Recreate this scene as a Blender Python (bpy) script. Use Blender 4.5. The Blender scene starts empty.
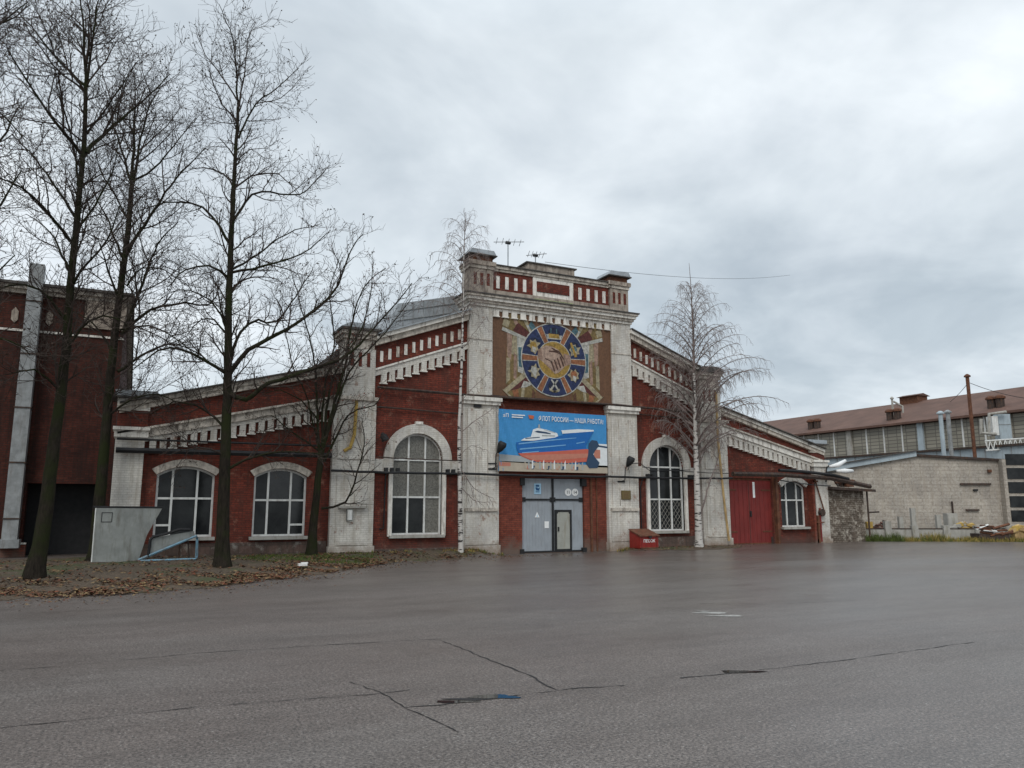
import bpy, bmesh, math, random
from mathutils import Vector, Matrix
random.seed(7)
S = bpy.context.scene
COL = S.collection
# ------------------------------------------------------------------ camera
F = 765.0; H = 508.0; VPX = 2080.0
PITCH = math.atan((H-384)/F); TH = math.atan((VPX-512)/(F/math.cos(PITCH)))
fx, fy = math.cos(TH), math.sin(TH)
FW = Vector((fx*math.cos(PITCH), fy*math.cos(PITCH), math.sin(PITCH)))
RT = Vector((fy, -fx, 0)); UP = Vector((-fx*math.sin(PITCH), -fy*math.sin(PITCH), math.cos(PITCH)))
CAM = Vector((-17.34, -30.714, 2.0))
cd = bpy.data.cameras.new('camera'); co = bpy.data.objects.new('camera', cd); COL.objects.link(co)
co.matrix_world = Matrix(((RT.x, UP.x, -FW.x, CAM.x), (RT.y, UP.y, -FW.y, CAM.y), (RT.z, UP.z, -FW.z, CAM.z), (0, 0, 0, 1)))
cd.sensor_width = 36; cd.lens = F*36/1024; cd.clip_end = 3000; cd.clip_start = .1
S.camera = co
def _ray(px, py): return FW + RT*((px-512)/F) + UP*((384-py)/F)
def at(px, py, y):            # survey helper: point on the vertical plane Y = y
    d = _ray(px, py); t = (y-CAM.y)/d.y; return CAM + d*t
def atz(px, py, z=0.):
    d = _ray(px, py); t = (z-CAM.z)/d.z; return CAM + d*t
def atd(px, py, D):
    d = _ray(px, py); t = D/(d.x*fx+d.y*fy); return CAM + d*t

# ------------------------------------------------------------------ materials
def new_mat(name):
    m = bpy.data.materials.new(name); m.use_nodes = True
    nt = m.node_tree; b = nt.nodes['Principled BSDF']; return m, nt, b
def N(nt, t, **kw):
    n = nt.nodes.new(t)
    for k, v in kw.items():
        if k in n.inputs.keys() if hasattr(n.inputs, 'keys') else False: n.inputs[k].default_value = v
        else: setattr(n, k, v)
    return n
def L(nt, a, b): nt.links.new(a, b)
def rgba(c): return (c[0], c[1], c[2], 1)
def coords(nt, sc=(1, 1, 1)):
    tc = nt.nodes.new('ShaderNodeTexCoord'); mp = nt.nodes.new('ShaderNodeMapping')
    mp.inputs['Scale'].default_value = sc; L(nt, tc.outputs['Object'], mp.inputs['Vector']); return mp.outputs['Vector']
def noise(nt, vec, scale, detail=5, rough=.6):
    n = nt.nodes.new('ShaderNodeTexNoise'); n.inputs['Scale'].default_value = scale
    n.inputs['Detail'].default_value = detail; n.inputs['Roughness'].default_value = rough
    L(nt, vec, n.inputs['Vector']); return n.outputs['Fac']
def ramp(nt, fac, a, b, ca=(0, 0, 0), cb=(1, 1, 1)):
    r = nt.nodes.new('ShaderNodeValToRGB'); r.color_ramp.elements[0].position = a; r.color_ramp.elements[1].position = b
    r.color_ramp.elements[0].color = rgba(ca); r.color_ramp.elements[1].color = rgba(cb); L(nt, fac, r.inputs['Fac']); return r.outputs['Color']
def mix(nt, fac, a, b, mode='MIX'):
    m = nt.nodes.new('ShaderNodeMix'); m.data_type = 'RGBA'; m.blend_type = mode
    if isinstance(fac, (int, float)): m.inputs[0].default_value = fac
    else: L(nt, fac, m.inputs[0])
    for i, v in ((6, a), (7, b)):
        if isinstance(v, (tuple, list)): m.inputs[i].default_value = rgba(v)
        else: L(nt, v, m.inputs[i])
    return m.outputs[2]
def bump(nt, b, h, strength=.3, dist=.02):
    n = nt.nodes.new('ShaderNodeBump'); n.inputs['Strength'].default_value = strength; n.inputs['Distance'].default_value = dist
    L(nt, h, n.inputs['Height']); L(nt, n.outputs['Normal'], b.inputs['Normal'])
def plain(name, c, rough=.7, var=.25, scale=3., metal=0., spec=.3, bumps=.0, dirt=None):
    m, nt, b = new_mat(name); v = coords(nt)
    f = noise(nt, v, scale)
    col = mix(nt, ramp(nt, f, .3, .7), tuple(x*(1-var) for x in c), tuple(min(1, x*(1+var)) for x in c))
    if dirt:
        f2 = noise(nt, coords(nt, (2.5, 2.5, .5)), 2.2, 8, .7)
        col = mix(nt, ramp(nt, f2, .5, .72), col, dirt)
    L(nt, col, b.inputs['Base Color']); b.inputs['Roughness'].default_value = rough; b.inputs['Metallic'].default_value = metal
    b.inputs['Specular IOR Level'].default_value = spec
    if bumps: bump(nt, b, noise(nt, v, scale*6), bumps)
    return m
def brickvec(nt):
    tc = nt.nodes.new('ShaderNodeTexCoord'); sp = nt.nodes.new('ShaderNodeSeparateXYZ'); L(nt, tc.outputs['Object'], sp.inputs[0])
    ad = nt.nodes.new('ShaderNodeMath'); ad.operation = 'ADD'; L(nt, sp.outputs[0], ad.inputs[0]); L(nt, sp.outputs[1], ad.inputs[1])
    cb = nt.nodes.new('ShaderNodeCombineXYZ'); L(nt, ad.outputs[0], cb.inputs[0]); L(nt, sp.outputs[2], cb.inputs[1]); return cb.outputs[0]
def brick(name, c1, c2, mort, stain, stainamt=(.5, .75), w=.27, h=.085, ms=.012, rough=.85, peel=None, peelr=(.6, .7), low=None, mot=(.66, .62, .60)):
    m, nt, b = new_mat(name); bt = nt.nodes.new('ShaderNodeTexBrick')
    bt.inputs['Scale'].default_value = 1; bt.inputs['Brick Width'].default_value = w; bt.inputs['Row Height'].default_value = h
    bt.inputs['Mortar Size'].default_value = ms; bt.inputs['Mortar Smooth'].default_value = .3; bt.inputs['Bias'].default_value = 0
    bt.inputs['Color1'].default_value = rgba(c1); bt.inputs['Color2'].default_value = rgba(c2); bt.inputs['Mortar'].default_value = rgba(mort)
    L(nt, brickvec(nt), bt.inputs['Vector'])
    col = bt.outputs['Color']
    v = coords(nt)
    big = noise(nt, v, .7, 6, .65)
    col = mix(nt, ramp(nt, big, .3, .7), col, mix(nt, 1., col, (.6, .6, .62), 'MULTIPLY'))
    col = mix(nt, ramp(nt, noise(nt, v, 7.5, 6, .8), .38, .62), col, mix(nt, 1., col, mot, 'MULTIPLY'))
    st = noise(nt, coords(nt, (3., 3., .35)), 1.6, 8, .7)
    col = mix(nt, ramp(nt, st, stainamt[0], stainamt[1]), col, stain)
    if peel:
        pf = noise(nt, v, 2.3, 10, .75)
        col = mix(nt, ramp(nt, pf, peelr[0], peelr[1]), col, peel)
    if low:   # splash dirt near the ground
        tc = nt.nodes.new('ShaderNodeTexCoord'); sp = nt.nodes.new('ShaderNodeSeparateXYZ'); L(nt, tc.outputs['Object'], sp.inputs[0])
        mm = nt.nodes.new('ShaderNodeMath'); mm.operation = 'SUBTRACT'
        nn = nt.nodes.new('ShaderNodeMath'); nn.operation = 'MULTIPLY'; nn.inputs[1].default_value = 1.6; L(nt, noise(nt, v, 2.5, 8, .7), nn.inputs[0])
        L(nt, nn.outputs[0], mm.inputs[0]); L(nt, sp.outputs[2], mm.inputs[1])
        col = mix(nt, ramp(nt, mm.outputs[0], .05, .7), col, low)
    L(nt, col, b.inputs['Base Color']); b.inputs['Roughness'].default_value = rough; b.inputs['Specular IOR Level'].default_value = .2
    bump(nt, b, bt.outputs['Fac'], .35, -.012)
    return m
M = {}
M['red'] = brick('red painted brick', (.285, .062, .038), (.17, .042, .028), (.11, .045, .034), (.075, .032, .024), (.44, .72), peel=(.27, .13, .09), peelr=(.56, .70), low=(.10, .055, .045))
M['redlow'] = brick('red brick beside gate', (.32, .085, .05), (.22, .056, .036), (.15, .06, .045), (.12, .04, .03), (.58, .8), low=(.14, .10, .08))
M['white'] = brick('white limewashed brick', (.83, .795, .715), (.77, .735, .665), (.64, .605, .54), (.36, .315, .25), (.48, .74), peel=(.29, .19, .145), peelr=(.57, .66), low=(.26, .2, .155), mot=(.86, .85, .83))
M['trim'] = plain('white limewashed trim', (.72, .685, .62), .85, .15, 5., dirt=(.2, .165, .13))
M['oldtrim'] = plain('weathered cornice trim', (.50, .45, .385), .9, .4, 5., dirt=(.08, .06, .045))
M['parapet'] = plain('weathered lower parapet', (.33, .28, .23), .9, .4, 3., dirt=(.07, .045, .035))
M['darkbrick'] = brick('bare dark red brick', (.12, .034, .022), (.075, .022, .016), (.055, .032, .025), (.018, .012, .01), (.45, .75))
M['moss'] = plain('mossy old plaster', (.3, .33, .17), .95, .4, 5., dirt=(.34, .31, .24))
M['tile'] = plain('brown mosaic ground', (.135, .068, .036), .6, .25, 9., dirt=(.12, .06, .035))
M['glass'] = None
m, nt, b = new_mat('dark window glass'); v = coords(nt)
L(nt, ramp(nt, noise(nt, v, 1.3), .35, .65, (.006, .007, .008), (.026, .028, .028)), b.inputs['Base Color']); b.inputs['Roughness'].default_value = .1; b.inputs['Specular IOR Level'].default_value = .22
bump(nt, b, noise(nt, v, 1.5, 2), .15, .02); M['glass'] = m
m2 = m.copy(); m2.name = 'old window glass'; m2.node_tree.nodes['Principled BSDF'].inputs['Specular IOR Level'].default_value = .5; m2.node_tree.nodes['Principled BSDF'].inputs['Roughness'].default_value = .2; M['glassb'] = m2
m3 = m.copy(); m3.name = 'dirty window glass'; m3.node_tree.nodes['Principled BSDF'].inputs['Specular IOR Level'].default_value = .35; m3.node_tree.nodes['Principled BSDF'].inputs['Roughness'].default_value = .35; M['glassc'] = m3
m, nt, b = new_mat('dusty patterned glass'); v = coords(nt)
L(nt, mix(nt, ramp(nt, noise(nt, v, 14, 4, .8), .35, .65), (.07, .066, .055), (.22, .21, .18)), b.inputs['Base Color']); b.inputs['Roughness'].default_value = .4
bump(nt, b, noise(nt, v, 14, 3), .3, .02); M['dusty'] = m
M['frame'] = plain('white window frame', (.66, .66, .63), .5, .1, 4., dirt=(.42, .40, .36))
M['greymetal'] = plain('grey painted steel', (.30, .325, .35), .5, .1, 1.4, dirt=(.24, .245, .25))
M['wicket'] = plain('faded wicket paint', (.33, .33, .29), .55, .12, 3., dirt=(.25, .22, .17))
M['black'] = plain('black iron', (.018, .018, .019), .6, .3, 5.)
M['rustdark'] = plain('dark rusty pipe', (.05, .036, .03), .8, .5, 6., dirt=(.11, .055, .03))
M['rust'] = plain('rusty steel', (.13, .055, .03), .85, .4, 4., dirt=(.05, .03, .025))
M['redgate'] = plain('red oxide gate paint', (.185, .026, .022), .6, .14, 1.1, dirt=(.12, .02, .018))
M['redbin'] = plain('red bin paint', (.24, .02, .015), .45, .2, 3., dirt=(.16, .03, .02))
M['binlid'] = plain('rusty bin lid', (.13, .06, .035), .7, .4, 8., dirt=(.18, .03, .02))
M['zinc'] = plain('zinc sheet', (.36, .385, .40), .42, .2, 1.6, metal=.3, dirt=(.22, .24, .25))
M['roof'] = plain('dark roof felt', (.07, .065, .06), .8, .3, 2., dirt=(.12, .10, .08))
M['rustroof'] = plain('rust brown roof sheet', (.125, .07, .052), .8, .25, .5, dirt=(.09, .05, .042))
M['bluegrey'] = plain('blue grey fascia', (.36, .42, .45), .6, .12, 1., dirt=(.28, .31, .32))
M['concrete'] = plain('pale concrete', (.36, .345, .31), .9, .15, 3., dirt=(.2, .18, .14))
M['block'] = brick('pale grey block wall', (.60, .55, .47), (.53, .485, .415), (.43, .395, .335), (.36, .31, .25), (.48, .75), w=.6, h=.24, ms=.02, peel=(.27, .22, .16), peelr=(.66, .8), low=(.30, .27, .22))
M['rubble'] = brick('rubble brick', (.40, .35, .28), (.20, .165, .13), (.16, .13, .10), (.12, .09, .07), (.45, .7), w=.23, h=.11, ms=.03, peel=(.5, .45, .38), peelr=(.5, .66))
M['yellow'] = plain('yellow ochre paint', (.42, .28, .07), .7, .3, 3., dirt=(.3, .2, .1))
M['ochrepipe'] = plain('ochre gas pipe', (.42, .29, .13), .6, .3, 3., dirt=(.22, .12, .06))
M['whitepaint'] = plain('white paint', (.72, .71, .68), .6, .1, 5.)
M['soil'] = None
M['panel'] = plain('grey panel sheet', (.25, .26, .245), .7, .2, 2.5, dirt=(.15, .145, .125))
M['blueframe'] = plain('pale blue frame', (.17, .31, .40), .5, .2, 5., dirt=(.18, .16, .14))
M['duct'] = plain('galvanised duct', (.25, .26, .26), .5, .3, 3., dirt=(.17, .16, .15))
M['timber'] = plain('dark weathered timber', (.12, .06, .045), .9, .4, 6., dirt=(.2, .15, .12))
def flat(name, c, rough=.6):
    return plain(name, c, rough, .08, 8.)
def bark(name, a, bc, moss=None):
    m, nt, b = new_mat(name); v = coords(nt, (1, 1, .25))
    col = mix(nt, ramp(nt, noise(nt, v, 14, 8, .7), .35, .65), a, bc)
    if moss: col = mix(nt, ramp(nt, noise(nt, coords(nt), 1.2, 5), .42, .62), col, moss)
    L(nt, col, b.inputs['Base Color']); b.inputs['Roughness'].default_value = .95; b.inputs['Specular IOR Level'].default_value = .1
    bump(nt, b, noise(nt, v, 20, 6, .7), .8, .03); return m
M['bark'] = bark('linden bark', (.012, .010, .008), (.036, .029, .022), (.022, .026, .010))
M['twig'] = plain('dark twigs', (.042, .030, .024), .9, .3, 3.)
M['birchtwig'] = plain('birch twigs', (.20, .16, .145), .9, .3, 3.)
m, nt, b = new_mat('birch bark'); v = coords(nt, (1, 1, 5))
f = ramp(nt, noise(nt, v, 1.9, 4, .6), .535, .575)
L(nt, mix(nt, f, (.50, .47, .43), (.028, .022, .02)), b.inputs['Base Color']); b.inputs['Roughness'].default_value = .8; M['birch'] = m
M['leaf'] = plain('withered leaf', (.12, .05, .022), .8, .5, 4.)
M['seed'] = plain('dry seed bract', (.05, .032, .022), .9, .4, 4.)
M['redbud'] = plain('reddish withered leaf', (.17, .05, .035), .9, .4, 4.)
M['littera'] = plain('fallen leaf brown', (.11, .062, .034), .8, .5, 9.)
M['litterb'] = plain('fallen leaf yellow', (.20, .135, .065), .8, .4, 9.)
M['litterc'] = plain('fallen leaf rust', (.14, .045, .022), .8, .4, 9.)
M['grass'] = plain('grass', (.075, .10, .022), .9, .4, 3.)
M['drygrass'] = plain('dry yellow grass', (.27, .20, .055), .9, .4, 3.)
# soil
m, nt, b = new_mat('damp soil and leaves'); v = coords(nt)
c = mix(nt, ramp(nt, noise(nt, v, 9, 8, .75), .35, .65), (.045, .034, .024), (.13, .09, .055))
c = mix(nt, ramp(nt, noise(nt, v, .5, 4), .52, .62), c, (.055, .06, .02))
L(nt, c, b.inputs['Base Color']); b.inputs['Roughness'].default_value = .9; bump(nt, b, noise(nt, v, 14, 8, .75), .8, .05); M['soil'] = m
# asphalt
m, nt, b = new_mat('wet asphalt'); v = coords(nt)
fine = noise(nt, v, 34, 5, .85); med = noise(nt, v, 3.2, 6, .65); big = noise(nt, coords(nt, (.5, 1, 1)), .16, 5, .55)
c = mix(nt, ramp(nt, fine, .41, .59), (.040, .034, .031), (.285, .252, .228))
c = mix(nt, ramp(nt, noise(nt, v, 13, 3, .7), .35, .65), c, mix(nt, 1., c, (.72, .71, .70), 'MULTIPLY'))
c = mix(nt, ramp(nt, med, .3, .7), c, mix(nt, 1., c, (.80, .79, .78), 'MULTIPLY'))
c = mix(nt, ramp(nt, big, .35, .65), c, mix(nt, 1., c, (.90, .82, .79), 'MULTIPLY'))
vo = nt.nodes.new('ShaderNodeTexVoronoi'); vo.inputs['Scale'].default_value = 24; L(nt, v, vo.inputs['Vector'])
spk = mix(nt, 1., ramp(nt, vo.outputs['Distance'], .12, .24, (.75, .75, .75), (0, 0, 0)), ramp(nt, noise(nt, v, 14, 2), .48, .60), 'MULTIPLY')
c = mix(nt, spk, c, (.40, .385, .36))
c = mix(nt, ramp(nt, noise(nt, coords(nt, (.25, 1, 1)), .9, 9, .75), .42, .64), c, mix(nt, 1., c, (.74, .72, .71), 'MULTIPLY'))
L(nt, c, b.inputs['Base Color'])
# wetter to the right of the yard (drains that way)
tc = nt.nodes.new('ShaderNodeTexCoord'); sp = nt.nodes.new('ShaderNodeSeparateXYZ'); L(nt, tc.outputs['Object'], sp.inputs[0])
ma = nt.nodes.new('ShaderNodeMapRange'); ma.inputs[1].default_value = -14; ma.inputs[2].default_value = 6; L(nt, sp.outputs[0], ma.inputs[0])
ad = nt.nodes.new('ShaderNodeMath'); ad.operation = 'MULTIPLY_ADD'; ad.inputs[1].default_value = .30; L(nt, ma.outputs[0], ad.inputs[0])
wn = noise(nt, coords(nt, (.35, 1, 1)), .33, 6, .6); L(nt, wn, ad.inputs[2])
L(nt, ramp(nt, ad.outputs[0], .44, .84, (.52, .52, .52), (.29, .29, .29)), b.inputs['Roughness'])
b.inputs['Specular IOR Level'].default_value = .5
bump(nt, b, mix(nt, .5, fine, noise(nt, v, 30, 4, .7)), .22, .008); M['asphalt'] = m

# ------------------------------------------------------------------ mesh builder
def worldloc(o):
    v = Vector((0, 0, 0))
    while o: v += o.location; o = o.parent
    return v
class MB:
    def __init__(s): s.v = []; s.f = []; s.m = []; s.mats = []
    def mi(s, mat):
        if mat not in s.mats: s.mats.append(mat)
        return s.mats.index(mat)
    def add(s, vs, fs, mat):
        o = len(s.v); s.v += [tuple(p) for p in vs]; i = s.mi(mat)
        for f in fs: s.f.append(tuple(o+k for k in f)); s.m.append(i)
    def box(s, x0, x1, y0, y1, z0, z1, mat):
        if x0 > x1: x0, x1 = x1, x0
        vs = [(x0, y0, z0), (x1, y0, z0), (x1, y1, z0), (x0, y1, z0), (x0, y0, z1), (x1, y0, z1), (x1, y1, z1), (x0, y1, z1)]
        s.add(vs, [(0, 3, 2, 1), (4, 5, 6, 7), (0, 1, 5, 4), (1, 2, 6, 5), (2, 3, 7, 6), (3, 0, 4, 7)], mat)
    def obox(s, a, b, w, z0, z1, mat, z0b=None, z1b=None):   # wall-like box from a to b (xy), width w, own heights at each end
        a = Vector(a[:2]); b = Vector(b[:2]); d = (b-a).normalized(); n = Vector((-d.y, d.x))*w
        z0b = z0 if z0b is None else z0b; z1b = z1 if z1b is None else z1b
        p = [a, b, b+n, a+n]; z = [(z0, z1), (z0b, z1b), (z0b, z1b), (z0, z1)]
        vs = [(p[i].x, p[i].y, z[i][0]) for i in range(4)]+[(p[i].x, p[i].y, z[i][1]) for i in range(4)]
        s.add(vs, [(0, 3, 2, 1), (4, 5, 6, 7), (0, 1, 5, 4), (1, 2, 6, 5), (2, 3, 7, 6), (3, 0, 4, 7)], mat)
    def prism(s, poly, y0, y1, mat):      # poly in xz, extruded in y
        n = len(poly); vs = [(p[0], y0, p[1]) for p in poly]+[(p[0], y1, p[1]) for p in poly]
        fs = [tuple(range(n)), tuple(range(2*n-1, n-1, -1))]+[(i, i+n, (i+1) % n+n, (i+1) % n) for i in range(n)]
        s.add(vs, fs, mat)
    def quadstrip(s, x0, x1, f0, f1, y0, y1, mat):  # sloping strip between z=f0(x) and z=f1(x)
        s.prism([(x0, f0(x0)), (x1, f0(x1)), (x1, f1(x1)), (x0, f1(x0))], y0, y1, mat)
    def plate(s, outer, holes, y0, y1, mat):
        bm = bmesh.new()
        for loop in [outer]+holes:
            vs = [bm.verts.new((p[0], 0, p[1])) for p in loop]
            for i in range(len(vs)): bm.edges.new((vs[i], vs[(i+1) % len(vs)]))
        bmesh.ops.triangle_fill(bm, edges=bm.edges[:], use_beauty=True, use_dissolve=False)
        bm.verts.index_update()
        pts = [(v.co.x, v.co.z) for v in bm.verts]; fs = [tuple(v.index for v in f.verts) for f in bm.faces]; n = len(pts)
        s.add([(p[0], y0, p[1]) for p in pts]+[(p[0], y1, p[1]) for p in pts], fs+[tuple(i+n for i in f[::-1]) for f in fs], mat)
        bm.free()
        for loop in [outer]+holes:
            k = len(loop); s.add([(p[0], y0, p[1]) for p in loop]+[(p[0], y1, p[1]) for p in loop], [(i, i+k, (i+1) % k+k, (i+1) % k) for i in range(k)], mat)
    def disc(s, cx, cz, r, y0, y1, mat, n=40, sx=1.):
        s.prism([(cx+sx*r*math.cos(2*math.pi*i/n), cz+r*math.sin(2*math.pi*i/n)) for i in range(n)], y0, y1, mat)
    def tube(s, path, r, mat, n=8, cap=True):
        path = [Vector(p) for p in path]
        rs = r if isinstance(r, (list, tuple)) else [r]*len(path)
        vs = []; ref = None
        for i, p in enumerate(path):
            d = (path[min(i+1, len(path)-1)]-path[max(i-1, 0)])
            if d.length < 1e-9: d = Vector((0, 0, 1))
            d.normalize()
            if ref is None: ref = Vector((1, 0, 0)) if abs(d.x) < .8 else Vector((0, 1, 0))
            a = (ref-d*ref.dot(d)).normalized(); ref = a; bb = d.cross(a)
            for k in range(n):
                t = 2*math.pi*k/n; q = p+(a*math.cos(t)+bb*math.sin(t))*rs[i]; vs.append((q.x, q.y, q.z))
        fs = [(i*n+k, i*n+(k+1) % n, (i+1)*n+(k+1) % n, (i+1)*n+k) for i in range(len(path)-1) for k in range(n)]
        if cap: fs += [tuple(range(n-1, -1, -1)), tuple((len(path)-1)*n+k for k in range(n))]
        s.add(vs, fs, mat)
    def text(s, txt, x, z, size, y, mat, align='CENTER', sx=1., slope=0.):
        cu = bpy.data.curves.new('t', 'FONT'); cu.body = txt; cu.size = size; cu.align_x = align; cu.align_y = 'CENTER'; cu.offset = size*.016; cu.resolution_u = 3
        o = bpy.data.objects.new('t', cu); COL.objects.link(o)
        me = bpy.data.meshes.new_from_object(o.evaluated_get(bpy.context.evaluated_depsgraph_get()))
        s.add([(x+v.co.x*sx, y, z+v.co.y+slope*v.co.x) for v in me.vertices], [tuple(p.vertices) for p in me.polygons], mat)
        bpy.data.objects.remove(o); bpy.data.curves.remove(cu); bpy.data.meshes.remove(me)
    def build(s, name, parent=None, smooth=False, local=False, **tags):
        me = bpy.data.meshes.new(name); me.from_pydata(s.v, [], s.f)
        for k in s.mats: me.materials.append(k)
        me.polygons.foreach_set('material_index', s.m)
        if smooth: me.polygons.foreach_set('use_smooth', [True]*len(me.polygons))
        me.update()
        if not smooth or True:
            if len(s.f) < 60000:
                bm = bmesh.new(); bm.from_mesh(me); bmesh.ops.recalc_face_normals(bm, faces=bm.faces[:]); bm.to_mesh(me); bm.free()
        o = bpy.data.objects.new(name, me); COL.objects.link(o)
        if parent:
            o.parent = parent
            if not local: o.location = -worldloc(parent)
        for k, v in tags.items(): o[k] = v
        return o
def tag(o, label, cat, group=None):
    o['label'] = label; o['category'] = cat
    if group: o['group'] = group
    return o
def thing(name, label, cat, loc=(0, 0, 0), group=None):
    o = bpy.data.objects.new(name, None); COL.objects.link(o); o.location = loc; o.empty_display_size = .3
    return tag(o, label, cat, group)
def dup(root, loc, label):
    r = root.copy(); COL.objects.link(r); r.location = loc; r['label'] = label
    for ch in list(root.children):
        c = ch.copy(); COL.objects.link(c); c.parent = r
    return r

# ------------------------------------------------------------------ ground
def sstep(a, b, x):
    t = max(0., min(1., (x-a)/(b-a))); return t*t*(3-2*t)
EDGE = [(-60, -11), (-19.7, -10.1), (-17.8, -10.2), (-15.6, -9.3), (-12.7, -7.3), (-10.3, -4.6), (-8.1, -2.6), (-4.2, -1.2), (-3.2, -.9)]
def edge(x):
    for (a, ya), (b_, yb) in zip(EDGE, EDGE[1:]):
        if x <= b_: return ya+(yb-ya)*(x-a)/(b_-a) if x > a else ya
    return -.9
def gh(x, y):
    if x < -3.2:
        e = edge(x); top = min(-.4, e+5.5)
        return .24*sstep(e-.2, top, y)*sstep(-3.2, -4.2, x)
    if x > 2.8: return .14*sstep(2.8, 4.2, x)*sstep(-5, -.4, y) if x < 17 else .13*sstep(-9, -2, y)
    return 0.
def grid(mb, xs, ys, mat, dz=0., jit=0., fn=gh):
    vs = [(x, y, fn(x, y)+dz+(random.uniform(-jit, jit) if jit else 0)) for y in ys for x in xs]; n = len(xs)
    mb.add(vs, [(j*n+i, j*n+i+1, (j+1)*n+i+1, (j+1)*n+i) for j in range(len(ys)-1) for i in range(n-1)], mat)
def fr(a, b, n): return [a+(b-a)*i/n for i in range(n+1)]
g = MB(); xs = [-900, -300, -100]+fr(-60, 60, 120)+[100, 300, 900]; ys = [-300, -100]+fr(-60, 20, 120)+[40, 100, 300, 1200]
grid(g, xs, ys, M['asphalt']); g.build('ground', smooth=True, kind='structure')
# verge of soil laid over the yard edge
g = MB(); nx = 150; cols = []
for i in range(nx+1):
    x = -34+(31.0)*i/nx; e = edge(x)+.3*math.sin(x*1.3)+.2*math.sin(x*3.9+1)+.12*math.sin(x*9.1)+random.uniform(-.1, .1)
    cols.append([(x, e+(1.2-e)*j/26, 0) for j in range(27)])
vs = [(p[0], p[1], gh(p[0], p[1])+.006+(.03*random.random() if 0 < j else 0)) for c_ in cols for j, p in enumerate(c_)]
g.add(vs, [(i*27+j, (i+1)*27+j, (i+1)*27+j+1, i*27+j+1) for i in range(nx) for j in range(26)], M['soil'])
g.build('verge', smooth=True, kind='structure')
g = MB(); cols = []
for i in range(61):
    x = 3.3+6.9*i/60; e = -1.0-1.3*math.sin(math.pi*i/60)**.7+.12*math.sin(x*4); cols.append([(x, e+(.2-e)*j/10) for j in range(11)])
vs = [(p[0], p[1], gh(*p)+.006+(.02*random.random() if j else 0)) for c_ in cols for j, p in enumerate(c_)]
g.add(vs, [(i*11+j, (i+1)*11+j, (i+1)*11+j+1, i*11+j+1) for i in range(60) for j in range(10)], M['soil'])
g.build('verge', smooth=True, kind='structure')
# cracks in the asphalt
M['crack'] = plain('tar dark crack', (.012, .011, .011), .5, .2, 9.)
def crack(mb, pts, w):
    P_ = [atz(*p) for p in pts]; path = []
    for a, b_ in zip(P_, P_[1:]):
        k = max(2, int((b_-a).length/.12))
        for i in range(k): path.append(a.lerp(b_, i/k))
    path.append(P_[-1]); vs = []
    for i, p in enumerate(path):
        d = (path[min(i+1, len(path)-1)]-path[max(i-1, 0)]).normalized(); nrm = Vector((-d.y, d.x, 0))
        ww = w*random.uniform(.05, 1.15); q = p+nrm*random.uniform(-.02, .02)
        vs += [(q.x+nrm.x*ww, q.y+nrm.y*ww, .004), (q.x-nrm.x*ww, q.y-nrm.y*ww, .004)]
    mb.add(vs, [(2*i, 2*i+2, 2*i+3, 2*i+1) for i in range(len(path)-1)], M['crack'])
g = MB()
crack(g, [(0, 728), (60, 722), (200, 707), (380, 694), (410, 690)], .009)
crack(g, [(350, 682), (380, 692), (405, 708), (440, 722), (460, 732)], .011)
crack(g, [(405, 708), (440, 705), (500, 697), (545, 692), (580, 688), (625, 686)], .013)
crack(g, [(440, 640), (470, 652), (500, 664), (530, 676), (555, 690)], .016)
crack(g, [(200, 653), (330, 645), (440, 639)], .011); crack(g, [(0, 671), (90, 664), (200, 653)], .008)
crack(g, [(680, 678), (715, 675), (755, 671)], .022); crack(g, [(760, 670), (830, 662), (890, 654), (945, 646), (975, 642)], .012)
crack(g, [(700, 604), (780, 604), (860, 600)], .01)
g.build('road_crack', kind='structure')
def blob(mb, px, py, rx, ry, mat, z=.005, n=22, wob=.35):
    c_ = atz(px, py); vs = []
    ph = random.random()*9
    for i in range(n):
        t = 2*math.pi*i/n; k = 1+wob*math.sin(3*t+ph)*.6+wob*random.uniform(-.4, .4)
        o_ = RT*(rx*k*math.cos(t))+Vector((fx, fy, 0))*(ry*k*math.sin(t)); vs.append((c_.x+o_.x, c_.y+o_.y, z))
    mb.add(vs, [tuple(range(n))], mat)
m, nt, b = new_mat('puddle water'); b.inputs['Base Color'].default_value = (.02, .022, .024, 1); b.inputs['Roughness'].default_value = .03; M['water'] = m
g = MB()
blob(g, 470, 699.5, .26, .05, M['crack'], .005); blob(g, 494, 697, .26, .09, M['water'], .006); blob(g, 742, 672, .28, .07, M['water'], .006)
blob(g, 455, 702, .22, .05, M['water'], .006)
g.build('water_puddle', kind='structure')
M['wornpaint'] = plain('worn road paint', (.30, .29, .27), .8, .3, 12.)
g = MB(); blob(g, 712, 613, .33, .12, M['wornpaint'], .005); blob(g, 726, 616, .35, .10, M['wornpaint'], .006); blob(g, 704, 611.5, .14, .06, M['wornpaint'], .007)
g.build('road_marking', kind='structure')
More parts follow.
